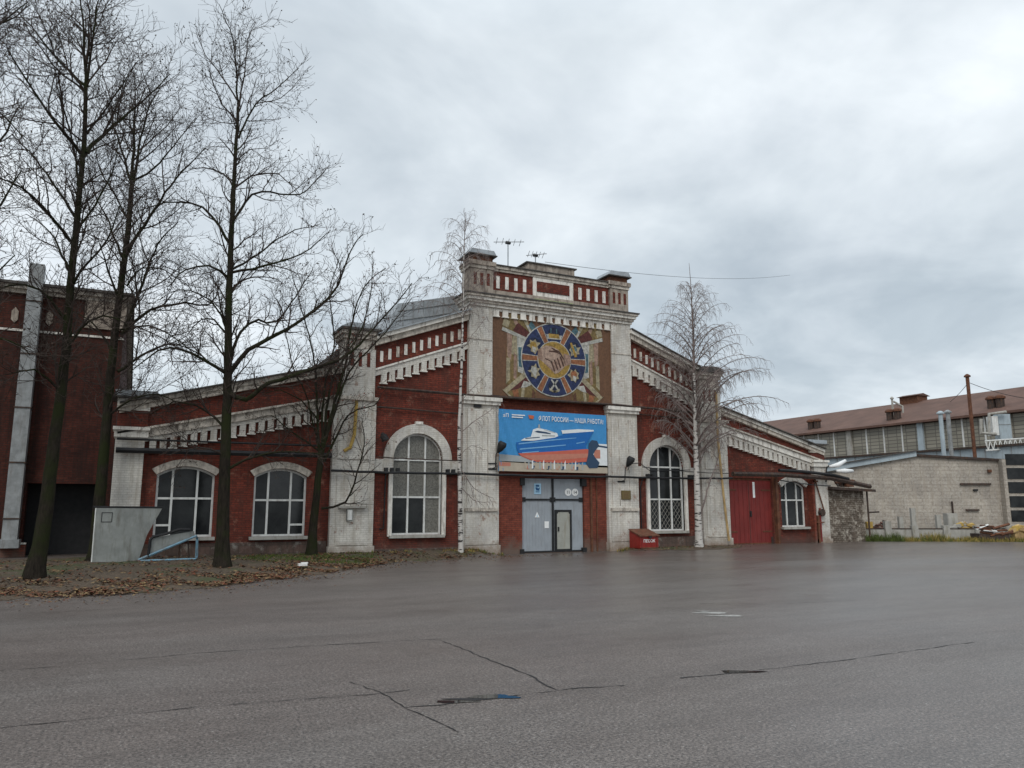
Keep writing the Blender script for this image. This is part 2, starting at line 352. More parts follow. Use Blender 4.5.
# fallen leaves
g = MB(); 
def leaf(mb, p, s, mat, up=False):
    a = random.random()*6.28; t = Vector((math.cos(a), math.sin(a), random.uniform(-.4, .4)))*s; u = Vector((-math.sin(a), math.cos(a), random.uniform(-.5, .5)))*s*.6
    if up: u = Vector((u.x*.5, u.y*.5, s*.7))
    mb.add([p-t, p+u*.8, p+t, p-u*.8], [(0, 1, 2, 3)], mat)
lm = [M['littera'], M['littera'], M['litterb'], M['litterc']]
k = 0
while k < 15000:
    x = random.uniform(-27, -3.5); e = edge(x)
    y = e+abs(random.gauss(0, 1.9))-.25 if random.random() < .7 else random.uniform(e, 0)
    if y > .1: continue
    if x > -9 and random.random() < .72: continue
    if random.random() > .45+.55*math.sin(x*1.7+y*.9)*math.sin(x*.6-y*2.1+1)+.25*math.sin(x*4.3+y*3): continue
    leaf(g, Vector((x, y, gh(x, y)+random.uniform(.03, .06))), random.uniform(.03, .075), random.choice(lm)); k += 1
for k in range(1800):
    x = random.uniform(-24, 0); y = edge(x)-abs(random.gauss(0, .9)); leaf(g, Vector((x, y, gh(x, y)+.012)), random.uniform(.02, .045), random.choice(lm))
for k in range(500):
    x = random.uniform(3.5, 10); y = random.uniform(-2., -.2); leaf(g, Vector((x, y, gh(x, y)+.03)), random.uniform(.03, .06), random.choice(lm))
g.build('leaf_litter', kind='stuff', label='brown and yellow fallen leaves covering the soil verge')
def blades(mb, cx, cy, z, r, n, h, mat):
    for i in range(n):
        a = random.random()*6.28; q = r*math.sqrt(random.random()); p = Vector((cx+q*math.cos(a), cy+q*math.sin(a), z))
        hh = h*random.uniform(.5, 1.2); d = Vector((random.uniform(-.4, .4), random.uniform(-.4, .4), 1))*hh; w = Vector((math.cos(a), math.sin(a), 0))*.014
        mb.add([p-w, p+w, p+d*.6+w*.6, p+d, p+d*.6-w*.6], [(0, 1, 2, 3, 4)], mat)
g = MB()
for k in range(170):
    x = random.uniform(-13.5, -8.8); y = random.uniform(-3.6, -.6); 
    if y < edge(x)+.8: continue
    blades(g, x, y, gh(x, y), .35, 16, .09, M['grass'])
for k in range(80):
    x = random.choice([random.uniform(-10, -3), random.uniform(-4.6, -2.9), random.uniform(2.9, 4.4)]); y = random.uniform(-.75, -.3); blades(g, x, y, gh(x, y), .14, 8, .13, random.choice([M['grass'], M['drygrass'], M['littera']]))
g.build('grass', kind='stuff', label='short grass growing on the soil verge along the brick hall')

# ------------------------------------------------------------------ MAIN HALL
hall = thing('brick_hall', 'red brick industrial hall with white pilasters, tall mosaic centre and stepped gable wings', 'building', (0, 0, 0))
BR, WH, TR = M['red'], M['white'], M['trim']
sl = .37
def gtop(s): return lambda x: 10.72-sl*(abs(x)-4.4)+(.06 if x < 0 else -.03)
GT = lambda x: 10.74-sl*(abs(x)-4.4)
def WT(x):
    return (7.78-.262*(abs(x)-10.2)) if x < 0 else (7.15-.262*(abs(x)-10.2))
def WB(x):   # bottom line of the wing frieze
    return (6.42-.232*(abs(x)-10.2)) if x < 0 else (6.18-.235*(abs(x)-10.2))
def arc(cx, zs, r, a0=0, a1=math.pi, n=22): return [(cx+r*math.cos(a0+(a1-a0)*i/n), zs+r*math.sin(a0+(a1-a0)*i/n)) for i in range(n+1)]
AW = [(-6.55, 1.1, .9, 4.02), (6.41, 1.07, .9, 4.02)]
XE = {-1: 17.95, 1: 17.3}
w = MB()
for (cx, r, z0, zs) in AW:
    s_ = -1 if cx < 0 else 1
    hole = [(cx-r, z0), (cx+r, z0)]+arc(cx, zs, r)
    xa, xb = (s_*4.3, s_*8.6)
    w.plate([(xa, -.3), (xb, -.3), (xb, GT(xb)-.2), (xa, GT(xa)-.2)], [hole], .12, .55, BR)
# window openings in the wings
SEG = [(-15.52, .99, .95, 3.2, .32), (-12.12, .99, .93, 3.2, .32), (14.88, .88, 1.0, 3.12, .34)]
def segtop(cx, hw, z, rise, n=12): return [(cx+hw-2*hw*i/n, z+rise*(1-(1-2*i/n)**2)) for i in range(n+1)]
for s_ in (-1, 1):
    holes = [[(cx-hw, z0), (cx+hw, z0)]+segtop(cx, hw, zt, rs) for cx, hw, z0, zt, rs in SEG if cx*s_ > 0]
    if s_ > 0: holes.append([(10.3, .12), (13.38, .12), (13.38, 3.55), (10.3, 3.55)])
    xa, xb = s_*9.9, s_*(XE[s_]-.5)
    w.plate([(xa, -.3), (xb, -.3), (xb, WT(xb)-.1), (xa, WT(xa)-.1)], holes, .12, .55, BR)
w.plate([(-2.95, -.2), (2.95, -.2), (2.95, 6.95), (-2.95, 6.95)], [[(-1.6, .02), (1.63, .02), (1.63, 3.36), (-1.6, 3.36)]], .1, .5, M['redlow'])
w.box(-4.3, 4.3, 0., .95, 6.9, 11.4, BR)
w.box(-8.5, -4.3, .55, 1., 0, 8.5, BR); 
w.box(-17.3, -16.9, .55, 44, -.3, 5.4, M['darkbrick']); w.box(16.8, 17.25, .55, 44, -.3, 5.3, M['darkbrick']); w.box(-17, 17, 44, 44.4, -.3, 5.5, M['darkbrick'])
w.build('wall', hall)
# dark interior backing so that openings have depth
# gable trims
def bay(s_):
    t = MB(); xa, xb = s_*4.3, s_*8.55
    t.quadstrip(xa, xb, lambda x: GT(x)-.48, lambda x: GT(x)-.24, -.12, .5, M['oldtrim'])
    t.quadstrip(xa, xb, lambda x: GT(x)-.237, lambda x: GT(x)-.06, -.24, .5, TR)
    t.quadstrip(xa, xb, lambda x: GT(x)-.057, lambda x: GT(x)+.0, -.33, .6, M['zinc'] if s_ < 0 else M['roof'])
    t.build('cornice', hall)
    d = MB(); fz = lambda x: GT(x)-1.52
    d.quadstrip(xa, xb, lambda x: fz(x)-.02, lambda x: fz(x)+.06, -.06, .3, TR)
    d.quadstrip(xa, xb, lambda x: fz(x)-.26, lambda x: fz(x)-.023, .0, .3, WH)
    n = 11; x0 = 4.5
    for i in range(n+1):
        c_ = x0+i*.352; 
        if c_ > 8.3: break
        a, b_ = s_*(c_), s_*(c_+.235); zt = min(fz(a), fz(b_))-.25
        zb = fz(b_)-.62
        d.prism([(a, zb), (b_, zb), (b_, fz(b_)-.262), (a, fz(a)-.262)], .003, .3, WH)
        d.box(s_*(c_-.03), s_*(c_+.30), -.03, .3, zb-.05, zb-.003, TR)
    d.build('dentil_band', hall)
    r_ = MB()
    for i in range(11):
        c_ = s_*(4.72+i*.352); z = GT(c_)-1.0
        r_.box(c_-.065, c_+.065, .085, .3, z-.24, z+.22, random.choice([TR, M['oldtrim']]))
    r_.build('frieze_block', hall)
bay(-1); bay(1)
def wing(s_):
    xa, xb = s_*9.95, s_*(XE[s_]-.05)
    t = MB()
    t.quadstrip(xa, xb, lambda x: WT(x)-.4, lambda x: WT(x)-.22, -.08, .5, M['oldtrim'])
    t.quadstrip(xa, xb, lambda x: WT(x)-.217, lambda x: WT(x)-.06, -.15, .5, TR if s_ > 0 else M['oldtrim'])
    t.quadstrip(xa, xb, lambda x: WT(x)-.057, lambda x: WT(x), -.28, .6, M['roof'])
    t.build('cornice', hall)
    d = MB(); xb2 = s_*(XE[s_]-.9)
    d.quadstrip(xa, xb, lambda x: WB(x)-.03, lambda x: WB(x)+.05, -.2, .3, M['oldtrim'])
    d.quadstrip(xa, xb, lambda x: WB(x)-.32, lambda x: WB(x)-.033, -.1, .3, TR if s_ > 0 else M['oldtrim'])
    d.quadstrip(xa, xb, lambda x: WB(x)-.47, lambda x: WB(x)-.323, -.03, .3, WH)
    i = 0
    while True:
        c_ = 10.12+i*.342; i += 1
        if c_ > XE[s_]-1.05: break
        a, b_ = s_*c_, s_*(c_+.22); zb = WB(b_)-.84
        d.prism([(a, zb), (b_, zb), (b_, WB(b_)-.473), (a, WB(a)-.473)], -.02, .3, WH)
        d.box(s_*(c_-.03), s_*(c_+.28), -.045, .3, zb-.045, zb-.003, TR)
    d.build('dentil_band', hall)
wing(-1); wing(1)
# pilasters
def pil_c(s_):
    p = MB(); a, b_ = s_*2.86, s_*4.58
    p.box(a, b_, -.12, .6, -.3, 6.5, WH)
    p.box(s_*2.82, s_*4.64, -.22, .55, -.35, .42, WH)
    p.box(s_*2.98, s_*4.46, -.19, .3, .45, 1.86, WH)
    p.box(s_*3.05, s_*4.4, -.2, .3, 2.0, 6.3, WH)
    p.box(s_*3.42, s_*3.47, -.206, .3, 2.1, 6.2, M['oldtrim']); p.box(s_*3.98, s_*4.03, -.206, .3, 2.1, 6.2, M['oldtrim'])
    p.box(s_*2.95, s_*4.5, -.27, .3, 1.863, 1.997, M['oldtrim'])
    p.box(s_*2.84, s_*4.62, -.26, .55, 6.503, 6.65, TR); p.box(s_*2.8, s_*4.66, -.34, .55, 6.653, 6.84, TR)
    p.box(s_*3.2, s_*4.33, -.12, .4, 6.9, 9.42, WH); p.box(s_*3.19, s_*4.35, -.15, .45, 9.423, 9.47, M['oldtrim']); p.box(s_*3.2, s_*4.33, -.12, .4, 9.473, 11.0, WH)
    if s_ < 0: p.box(-4.1, -3.75, -.207, -.1, 6.36, 6.49, M['black'])
    p.build('pilaster', hall)
pil_c(-1); pil_c(1)
def pil_g(s_):
    p = MB(); zt = 9.42 if s_ < 0 else 9.1
    p.box(s_*8.47, s_*10.22, -.12, .6, -.3, 6.35, WH); p.box(s_*8.42, s_*10.28, -.2, .5, -.35, .5, WH)
    p.box(s_*8.7, s_*10.02, -.18, .4, 3.95, 6.1, WH); p.box(s_*8.7, s_*10.0, -.165, .4, .55, 3.3, WH)
    for q in (9.15, 9.55): p.box(s_*(q-.09), s_*(q+.09), -.187, .4, 4.5, 5.5, M['oldtrim'])
    p.box(s_*8.4, s_*10.3, -.24, .5, 6.353, 6.5, M['oldtrim']); 
    p.box(s_*8.55, s_*9.9, -.1, 1.1, 6.503, zt-.9, WH)
    p.box(s_*8.6, s_*9.86, -.06, 1.1, zt-.9, zt-.5, M['oldtrim'])
    for i, q in enumerate((8.85, 9.2, 9.55)):
        p.box(s_*(q-.06), s_*(q+.06), -.085, .3, zt-1.55, zt-1.0, M['darkbrick']) if 0 else p.box(s_*(q-.07), s_*(q+.07), -.11, .3, zt-1.65, zt-1.05, BR)
    p.box(s_*8.5, s_*9.95, -.16, 1.15, zt-.5, zt-.32, M['oldtrim']); p.box(s_*8.42, s_*10.02, -.24, 1.2, zt-.317, zt-.16, M['oldtrim'])
    p.box(s_*8.36, s_*10.08, -.33, 1.3, zt-.157, zt-.06, M['roof'])
    p.prism([(s_*8.36, zt-.057), (s_*10.08, zt-.057), (s_*9.7, zt+.14), (s_*8.75, zt+.14)], -.3, 1.25, M['zinc'] if s_ < 0 else M['roof'])
    p.build('pilaster', hall)
pil_g(-1); pil_g(1)
def pil_e(s_):
    X = XE[s_]; p = MB(); z = 4.5 if s_ > 0 else 4.75
    p.box(s_*(X-.95), s_*X, -.12, .65, -.3, z-.25, WH); p.box(s_*(X-1.0), s_*(X+.06), -.2, .7, -.3, .35, WH)
    p.box(s_*(X-1.05), s_*(X+.05), -.2, .7, z-.247, z-.0, TR); p.box(s_*(X-1.1), s_*(X+.1), -.28, .75, z+.003, z+.12, TR)
    zt = WT(s_*(X-.7))
    p.box(s_*(X-1.0), s_*(X-.0), -.02, 1.0, z+.123, zt-.45, BR)
    p.box(s_*(X-1.05), s_*(X+.03), -.06, 1.0, zt-.447, zt-.02, M['oldtrim'] if s_ > 0 else TR)
    p.box(s_*(X-1.35), s_*(X+.2), -.22, 1.3, zt-.017, zt+.06, M['roof'])
    p.box(s_*(X-1.28), s_*(X+.12), -.17, 1.25, zt+.063, zt+.27, M['zinc'])
    p.build('pilaster', hall)
pil_e(-1); pil_e(1)
# main cornice under the parapet
c = MB()
for (z0, z1, y, xx, mt) in ((10.98, 11.1, -.2, 4.38, TR), (11.103, 11.22, -.28, 4.44, M['oldtrim']), (11.223, 11.36, -.37, 4.52, TR), (11.363, 11.46, -.45, 4.6, M['oldtrim'])):
    c.box(-xx, xx, y, .95-y*.4, z0, z1, mt)
c.box(-4.66, 4.66, -.5, 1.15, 11.463, 11.52, M['roof'])
for i in range(14):
    x = -3.2+.46*i+.06
    c.box(x, x+.28, -.1, .2, 10.62 if i % 1 == 0 else 10.7, 10.977, TR)
    c.box(x-.03, x+.31, -.13, .2, 10.57, 10.617, TR)
c.box(-3.2, 3.2, -.075, .2, 10.85, 10.977, TR)
c.build('cornice', hall)
# parapet
p = MB(); y0 = .05
p.box(-4.25, 4.25, y0, .75, 11.53, 12.75, BR)
p.box(-4.3, 4.3, y0-.08, .8, 11.523, 11.84, M['parapet'])
p.box(-4.3, 4.3, y0-.06, .85, 12.753, 12.86, M['oldtrim']); p.box(-4.36, 4.36, y0-.13, .9, 12.863, 13.0, M['oldtrim']); p.box(-4.42, 4.42, y0-.2, .95, 13.003, 13.05, M['roof'])
p.box(-1.05, 1.15, y0-.03, .7, 11.84, 12.75, TR); p.box(-.85, .92, y0-.06, .6, 12.06, 12.56, BR)
p.box(-1.0, 1.1, y0-.092, .5, 11.53, 11.70, M['moss'])
for k in range(4):
    for s_, o_ in ((-1, -2.95), (1, 1.45)):
        x = o_+k*.46; p.box(x, x+.17, y0-.025, .6, 11.96, 12.55, TR)
for s_ in (-1, 1):
    a, b_ = (-4.28, -3.15) if s_ < 0 else (3.2, 4.28)
    p.box(a, b_, y0-.12, .9, 11.527, 12.75, M['parapet'])
    for k in range(3):
        x = a+.16+k*.32; p.box(x, x+.15, y0-.125, .5, 11.98, 12.55, BR)
    p.box(a-.07, b_+.05, y0-.17, .95, 12.753, 12.9, M['oldtrim']); p.box(a-.12, b_+.1, y0-.24, 1., 12.903, 13.1, M['parapet'])
    p.box(a+.02, b_-.02, y0-.1, .9, 13.1, 13.36, M['rust']); p.box(a-.14, b_+.14, y0-.28, 1.1, 13.363, 13.41, M['roof'])
    p.prism([(a-.1, 13.413), (b_+.1, 13.413), (b_-.02, 13.62), (a+.02, 13.62)], y0-.25, 1.05, M['zinc'])
p.box(-1.35, 1.2, y0-.08, .8, 13.05, 13.38, M['parapet']); p.box(-1.45, 1.3, y0-.16, .9, 13.383, 13.44, M['roof'])
p.build('parapet', hall)
# arch surrounds
for (cx, r, z0, zs) in AW:
    a = MB(); s_ = -1 if cx < 0 else 1; R2 = r+.4; ri = r+.0
    out = arc(cx, zs, R2, n=26); inn = arc(cx, zs, ri, n=26)
    for i in range(26):
        a.prism([inn[i], out[i], out[i+1], inn[i+1]], -.02, .3, WH)
    a.box(cx-.16, cx+.16, -.05, .3, zs+R2-.02, zs+R2+.1, TR)
    a.box(cx-R2, cx-ri, -.02, .3, 3.42, zs-.003, WH); a.box(cx+ri, cx+R2, -.02, .3, 3.42, zs-.003, WH)
    inner_edge = 4.6; outer_edge = 8.45
    for e0, e1 in ((s_*inner_edge, cx-s_*R2), (cx+s_*R2, s_*outer_edge)):
        a.box(min(e0, e1)+.003, max(e0, e1)-.003, -.0, .3, 3.42, 4.0, WH)
    a.box(cx-r-.16, cx-r, -.0, .3, z0-.05, 3.417, TR); a.box(cx+r, cx+r+.16, -.0, .3, z0-.05, 3.417, TR)
    a.build('arch_surround', hall)
for cx, hw, z0, zt, rs in SEG:
    a = MB(); n = 12; t0 = segtop(cx, hw+.02, zt, rs, n); t1 = segtop(cx, hw+.18, zt+.2, rs+.06, n)
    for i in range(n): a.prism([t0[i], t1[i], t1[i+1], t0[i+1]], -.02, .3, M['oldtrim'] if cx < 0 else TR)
    a.build('arch_surround', hall)
# windows
def window(cx, hw, z0, tf, cols, rows, fw=.075, y=.24, special=None, grille=False, glassrows=None):
    outer = [(cx-hw, z0), (cx+hw, z0)]+[(cx+hw-2*hw*i/24, tf(cx+hw-2*hw*i/24)) for i in range(25)]
    # remove duplicates at springing of semicircle
    holes = []; panes = []
    xs_ = [cx-hw+fw]+[cx+c_ for c_ in cols]+[cx+hw-fw]; zs_ = [z0+fw]+rows+[None]
    for j in range(len(zs_)-1):
        cl = xs_
        for i in range(len(cl)-1):
            xa = cl[i]+(0 if i == 0 else fw/2); xb = cl[i+1]-(0 if i == len(cl)-2 else fw/2)
            za = zs_[j]+(0 if j == 0 else fw/2)
            if zs_[j+1] is not None: h_ = [(xa, za), (xb, za), (xb, zs_[j+1]-fw/2), (xa, zs_[j+1]-fw/2)]
            else: h_ = [(xa, za), (xb, za)]+[(xb-(xb-xa)*k/8, max(za+.03, tf(xb-(xb-xa)*k/8)-fw*1.1)) for k in range(9)]
            if special and (i, j) == special:
                zc = za+.32; holes.append([(xa, za), (xb, za), (xb, zc), (xa, zc)]); panes.append((holes[-1], j)); za = zc+fw
                h_ = [(xa, za)]+[(xb, za)]+h_[2:]
            holes.append(h_); panes.append((h_, j))
    fr_ = MB(); fr_.plate(outer, holes, y-.03, y+.06, M['frame'])
    fo = fr_.build('window', hall)
    for h_, j in panes:
        pm = MB(); xs2 = [q[0] for q in h_]; zs2 = [q[1] for q in h_]; g_ = M[random.choice(('glass', 'glass', 'glassb', 'glassc'))]
        if glassrows: g_ = glassrows(j, (min(xs2)+max(xs2))/2-cx)
        pm.prism(h_, y+.03, y+.045, g_)
        pm.build('pane', fo)
    sm = MB(); sm.box(cx-hw-.1, cx+hw+.1, -.1, y, z0-.12, z0-.003, M['concrete']); sm.build('sill', fo)
    if grille:
        gm = MB(); 
        for h_, j in panes:
            if j: continue
            x0_, x1_ = min(q[0] for q in h_), max(q[0] for q in h_); za, zb = min(q[1] for q in h_), max(q[1] for q in h_)
            for k in range(-12, 30):
                for sg in (1, -1):
                    pts = []
                    base = za+k*.3
                    p0 = (x0_, base); p1 = (x1_, base+sg*(x1_-x0_)*1.35)
                    def cl(pa, pb):
                        (xa_, za_), (xb_, zb_) = pa, pb; t0, t1 = 0., 1.; dz = zb_-za_
                        if abs(dz) < 1e-6: return None
                        ta, tb = (za-za_)/dz, (zb-za_)/dz
                        lo, hi = min(ta, tb), max(ta, tb); t0 = max(0, lo); t1 = min(1, hi)
                        if t1 <= t0+.03: return None
                        return (xa_+(xb_-xa_)*t0, za_+dz*t0), (xa_+(xb_-xa_)*t1, za_+dz*t1)
                    r_ = cl(p0, p1)
                    if r_: gm.tube([(r_[0][0], y+.01, r_[0][1]), (r_[1][0], y+.01, r_[1][1])], .008, M['concrete'], 4, False)
        gm.build('grille', fo)
def semi(cx, r, zs): return lambda x: zs+math.sqrt(max(0., r*r-(x-cx)**2))
def sg(cx, hw, z, rs): return lambda x: z+rs*(1-((x-cx)/hw)**2)
cx, r, z0, zs = AW[0]
window(cx, r, z0, semi(cx, r, zs), [-.37, .37], [2.45, 4.0], glassrows=lambda j, x: M['dusty'] if (j > 0 or x > .4) else M['glass'])
cx, r, z0, zs = AW[1]
window(cx, r, z0, semi(cx, r, zs), [-.37, .37], [2.42, 4.0], grille=True)
cx, hw, z0, zt, rs = SEG[0]; window(cx, hw, z0, sg(cx, hw, zt, rs), [-.45, .4], [2.35], special=(0, 0))
cx, hw, z0, zt, rs = SEG[1]; window(cx, hw, z0, sg(cx, hw, zt, rs), [-.45, .4], [2.3], special=(2, 0))
cx, hw, z0, zt, rs = SEG[2]; window(cx, hw, z0, sg(cx, hw, zt, rs), [-.4, .36], [2.42])
# stone plinth of the wing
M['plinth'] = brick('damp grey pink plinth', (.20, .13, .105), (.15, .105, .088), (.11, .09, .075), (.07, .055, .045), (.42, .68), w=.5, h=.3, peel=(.27, .25, .22), peelr=(.55, .68))
q = MB(); q.box(-17.0, -10.28, .05, .3, -.1, .72, M['plinth']); q.build('plinth', hall)
for a_, b_ in ((-8.42, -4.66), (4.66, 8.42)):
    q = MB(); q.box(a_, b_, .05, .3, -.1, .36 if a_ < 0 else .62, M['plinth']); q.build('plinth', hall)
# main gate
gt = MB(); GY = .2
gt.box(-1.57, 1.6, GY, GY+.08, .06, 3.33, M['greymetal'])
for x in [-1.5+.155*k for k in range(20)]: gt.box(x, x+.012, GY-.006, GY, .12, 3.25, M['greymetal'])
gate = gt.build('gate', hall)
def bar(mb, x0, x1, z0, z1, y=GY-.05): mb.box(x0, x1, y, GY+.001, z0, z1, M['black'])
s2 = MB(); bar(s2, -.045, .045, .1, 3.32, GY-.06); bar(s2, -1.55, -.05, 2.34, 2.42); bar(s2, .05, 1.58, 2.34, 2.42)
for x in (-1.5, -.04, .04, 1.5): bar(s2, x-.1, x+.1, 2.28, 2.48, GY-.04)
s2.box(-1.72, -1.5, GY-.18, GY, 3.0, 3.34, M['black']); s2.box(1.48, 1.74, GY-.18, GY, 3.0, 3.34, M['black'])
s2.box(-1.72, -1.52, GY-.15, GY, .0, .2, M['black']); s2.box(1.5, 1.72, GY-.15, GY, .0, .2, M['black']); bar(s2, -1.57, 1.6, .03, .1)
s2.build('hinge_bar', gate)
wk = MB(); wk.prism([(.2, .16), (.88, .16), (.88, 1.72), (.8, 1.82), (.28, 1.82), (.2, 1.72)], GY-.045, GY-.003, M['wicket'])
wk.build('wicket_door', gate)
wf = MB(); wf.plate([(.1, .08), (.98, .08), (.98, 1.92), (.1, 1.92)], [[(.2, .16), (.88, .16), (.88, 1.72), (.8, 1.82), (.28, 1.82), (.2, 1.72)]], GY-.06, GY-.002, M['black']); wf.box(.24, .3, GY-.09, GY-.046, .95, 1.15, M['black'])
wf.build('wicket_frame', gate)
M['signblue'] = flat('sign blue', (.02, .09, .22)); M['signlight'] = flat('sign pale blue', (.35, .55, .70)); M['signwhite'] = flat('sign white', (.78, .78, .76)); M['ink'] = flat('sign ink', (.02, .02, .025))
sg_ = MB(); sg_.box(-.95, -.6, GY-.03, GY-.001, 2.62, 3.1, M['signlight'])
sg_.box(-.91, -.64, GY-.035, GY-.029, 2.66, 3.06, M['signblue']) if 0 else None
sg_.prism([(-.88, 3.04), (-.88, 2.95), (-.7, 2.95), (-.7, 3.04)], GY-.034, GY-.03, M['signblue'])
sg_.prism([(-.9, 2.92), (-.86, 2.8), (-.7, 2.78), (-.66, 2.93), (-.76, 2.87), (-.8, 2.93)], GY-.034, GY-.03, M['signblue'])
for k in range(2): sg_.box(-.88, -.68, GY-.034, GY-.03, 2.70+k*.045, 2.725+k*.045, M['signblue'])
sg_.build('workshop_sign', gate)
for x, t in ((.83, '11'), (1.2, '14')):
    ns = MB(); ns.disc(x, 2.72, .17, GY-.02, GY-.001, M['signwhite'], 20); ns.text(t, x, 2.71, .2, GY-.024, M['ink']); ns.build('number_disc', gate)
ws = MB(); ws.prism([(-.92, 1.58), (-.68, 1.58), (-.8, 1.82)], GY-.02, GY-.001, M['signwhite']); ws.prism([(-.83, 1.61), (-.77, 1.61), (-.8, 1.73)], GY-.024, GY-.02, M['signlight']); ws.build('warning_sign', gate)
ws = MB(); ws.box(-.42, -.2, GY-.02, GY-.001, 1.1, 1.4, M['signwhite']); ws.build('paper_notice', gate)
# strip around the gate
p2 = MB(); p2.box(1.95, 2.05, .03, .1, .0, 3.4, M['rust']); p2.box(2.28, 2.33, .04, .1, 0, 3.4, M['rust']); p2.build('gate_post', hall)
# red gate of the right wing
rg = MB(); rg.box(10.3, 13.38, .22, .32, .12, 3.55, M['redgate'])
for x in (11.83,): rg.box(x-.012, x+.012, .21, .22, .16, 3.5, M['rustdark'])
rg.box(10.3, 13.38, .19, .22, 3.45, 3.55, M['rust']); rg.box(13.25, 13.38, .18, .22, .12, .5, M['rustdark']); rg.box(10.3, 10.4, .18, .22, .12, .4, M['rustdark'])
for x in [10.55+.29*k for k in range(10)]: rg.box(x, x+.02, .207, .22, .16, 3.44, M['redgate'])
for z in (.75, 2.9):
    for a_, b_ in ((10.32, 10.95), (12.7, 13.36)): rg.box(a_, b_, .195, .22, z, z+.07, M['rust'])
rg.box(11.86, 11.95, .17, .22, 1.55, 1.85, M['black']); rg.box(10.3, 13.38, .2, .22, .12, .2, M['rust'])
rgo = rg.build('red_gate', hall)
rn = MB(); rn.text('1', 12.2, 2.9, 1.15, .214, M['signwhite']); rn.build('painted_number', rgo)
# red rusty posts on the right wing
rp = MB()
rp.box(13.45, 13.62, -.12, .12, 0, 3.7, M['rust']); rp.build('steel_post', hall); rp = MB(); rp.box(16.05, 16.2, -.2, .12, 0, 3.75, M['redlow']); rp.tube([(16.25, -.2, 3.6), (16.75, -.25, 1.9)], .04, M['rust'], 6); rp.tube([(16.5, -.2, .2), (16.5, -.2, 2.0)], .05, M['redgate'], 6); rp.disc(16.6, 1.75, .2, -.32, -.16, M['rustdark'], 12)
rp.box(16.3, 16.42, -.22, -.1, 0, 1.6, M['rust']); rp.box(16.2, 16.75, -.24, -.16, 1.2, 1.26, M['rust']); rp.box(16.1, 16.5, -.2, -.12, 3.4, 3.5, M['rust'])
rp.build('steel_post', hall)
# roof
rf = MB()
prof = [(-10, 8.55), (-4.4, 10.6), (0, 11.35), (4.4, 10.6), (10, 8.5), (10, 8.3), (-10, 8.3)]
rf.prism(prof, .62, 44.2, M['roof'])
rf.prism([(-17.5, 5.65), (-9.9, 7.65), (-9.9, 7.4), (-17.5, 5.4)], .62, 44.2, M['roof']); rf.prism([(17.2, 5.25), (9.9, 7.1), (9.9, 6.9), (17.2, 5.0)], .62, 44.2, M['roof'])
rf.box(-9.95, -9.8, .62, 44, 7.3, 8.5, M['darkbrick']); rf.box(9.8, 9.95, .62, 44, 6.9, 8.5, M['darkbrick'])
rf.build('roof', hall)
ln = MB(); yl = 2.6
A = at(372, 322, yl); B = at(398, 303.5, yl); C_ = at(458, 295.5, yl)
sl2 = (C_.z-B.z)/(C_.x-B.x); zr = B.z+sl2*(-B.x)
ln.prism([(B.x-.5, B.z-1.4), (B.x, B.z), (0, zr), (-B.x, B.z), (-B.x+.5, B.z-1.4)], yl, 40, M['zinc'])
for k in range(22):
    x = B.x+.25+k*.5
    if abs(x) < -B.x: ln.box(x-.02, x+.02, yl-.03, yl, 9.6, B.z+sl2*(abs(B.x)-abs(x))-.05, M['duct'])
for dz in (.35, .8): ln.quadstrip(B.x, 0, lambda x: B.z+sl2*(x-B.x)-dz-.04, lambda x: B.z+sl2*(x-B.x)-dz, yl-.04, yl, M['duct'])
ln.build('roof_monitor', hall)
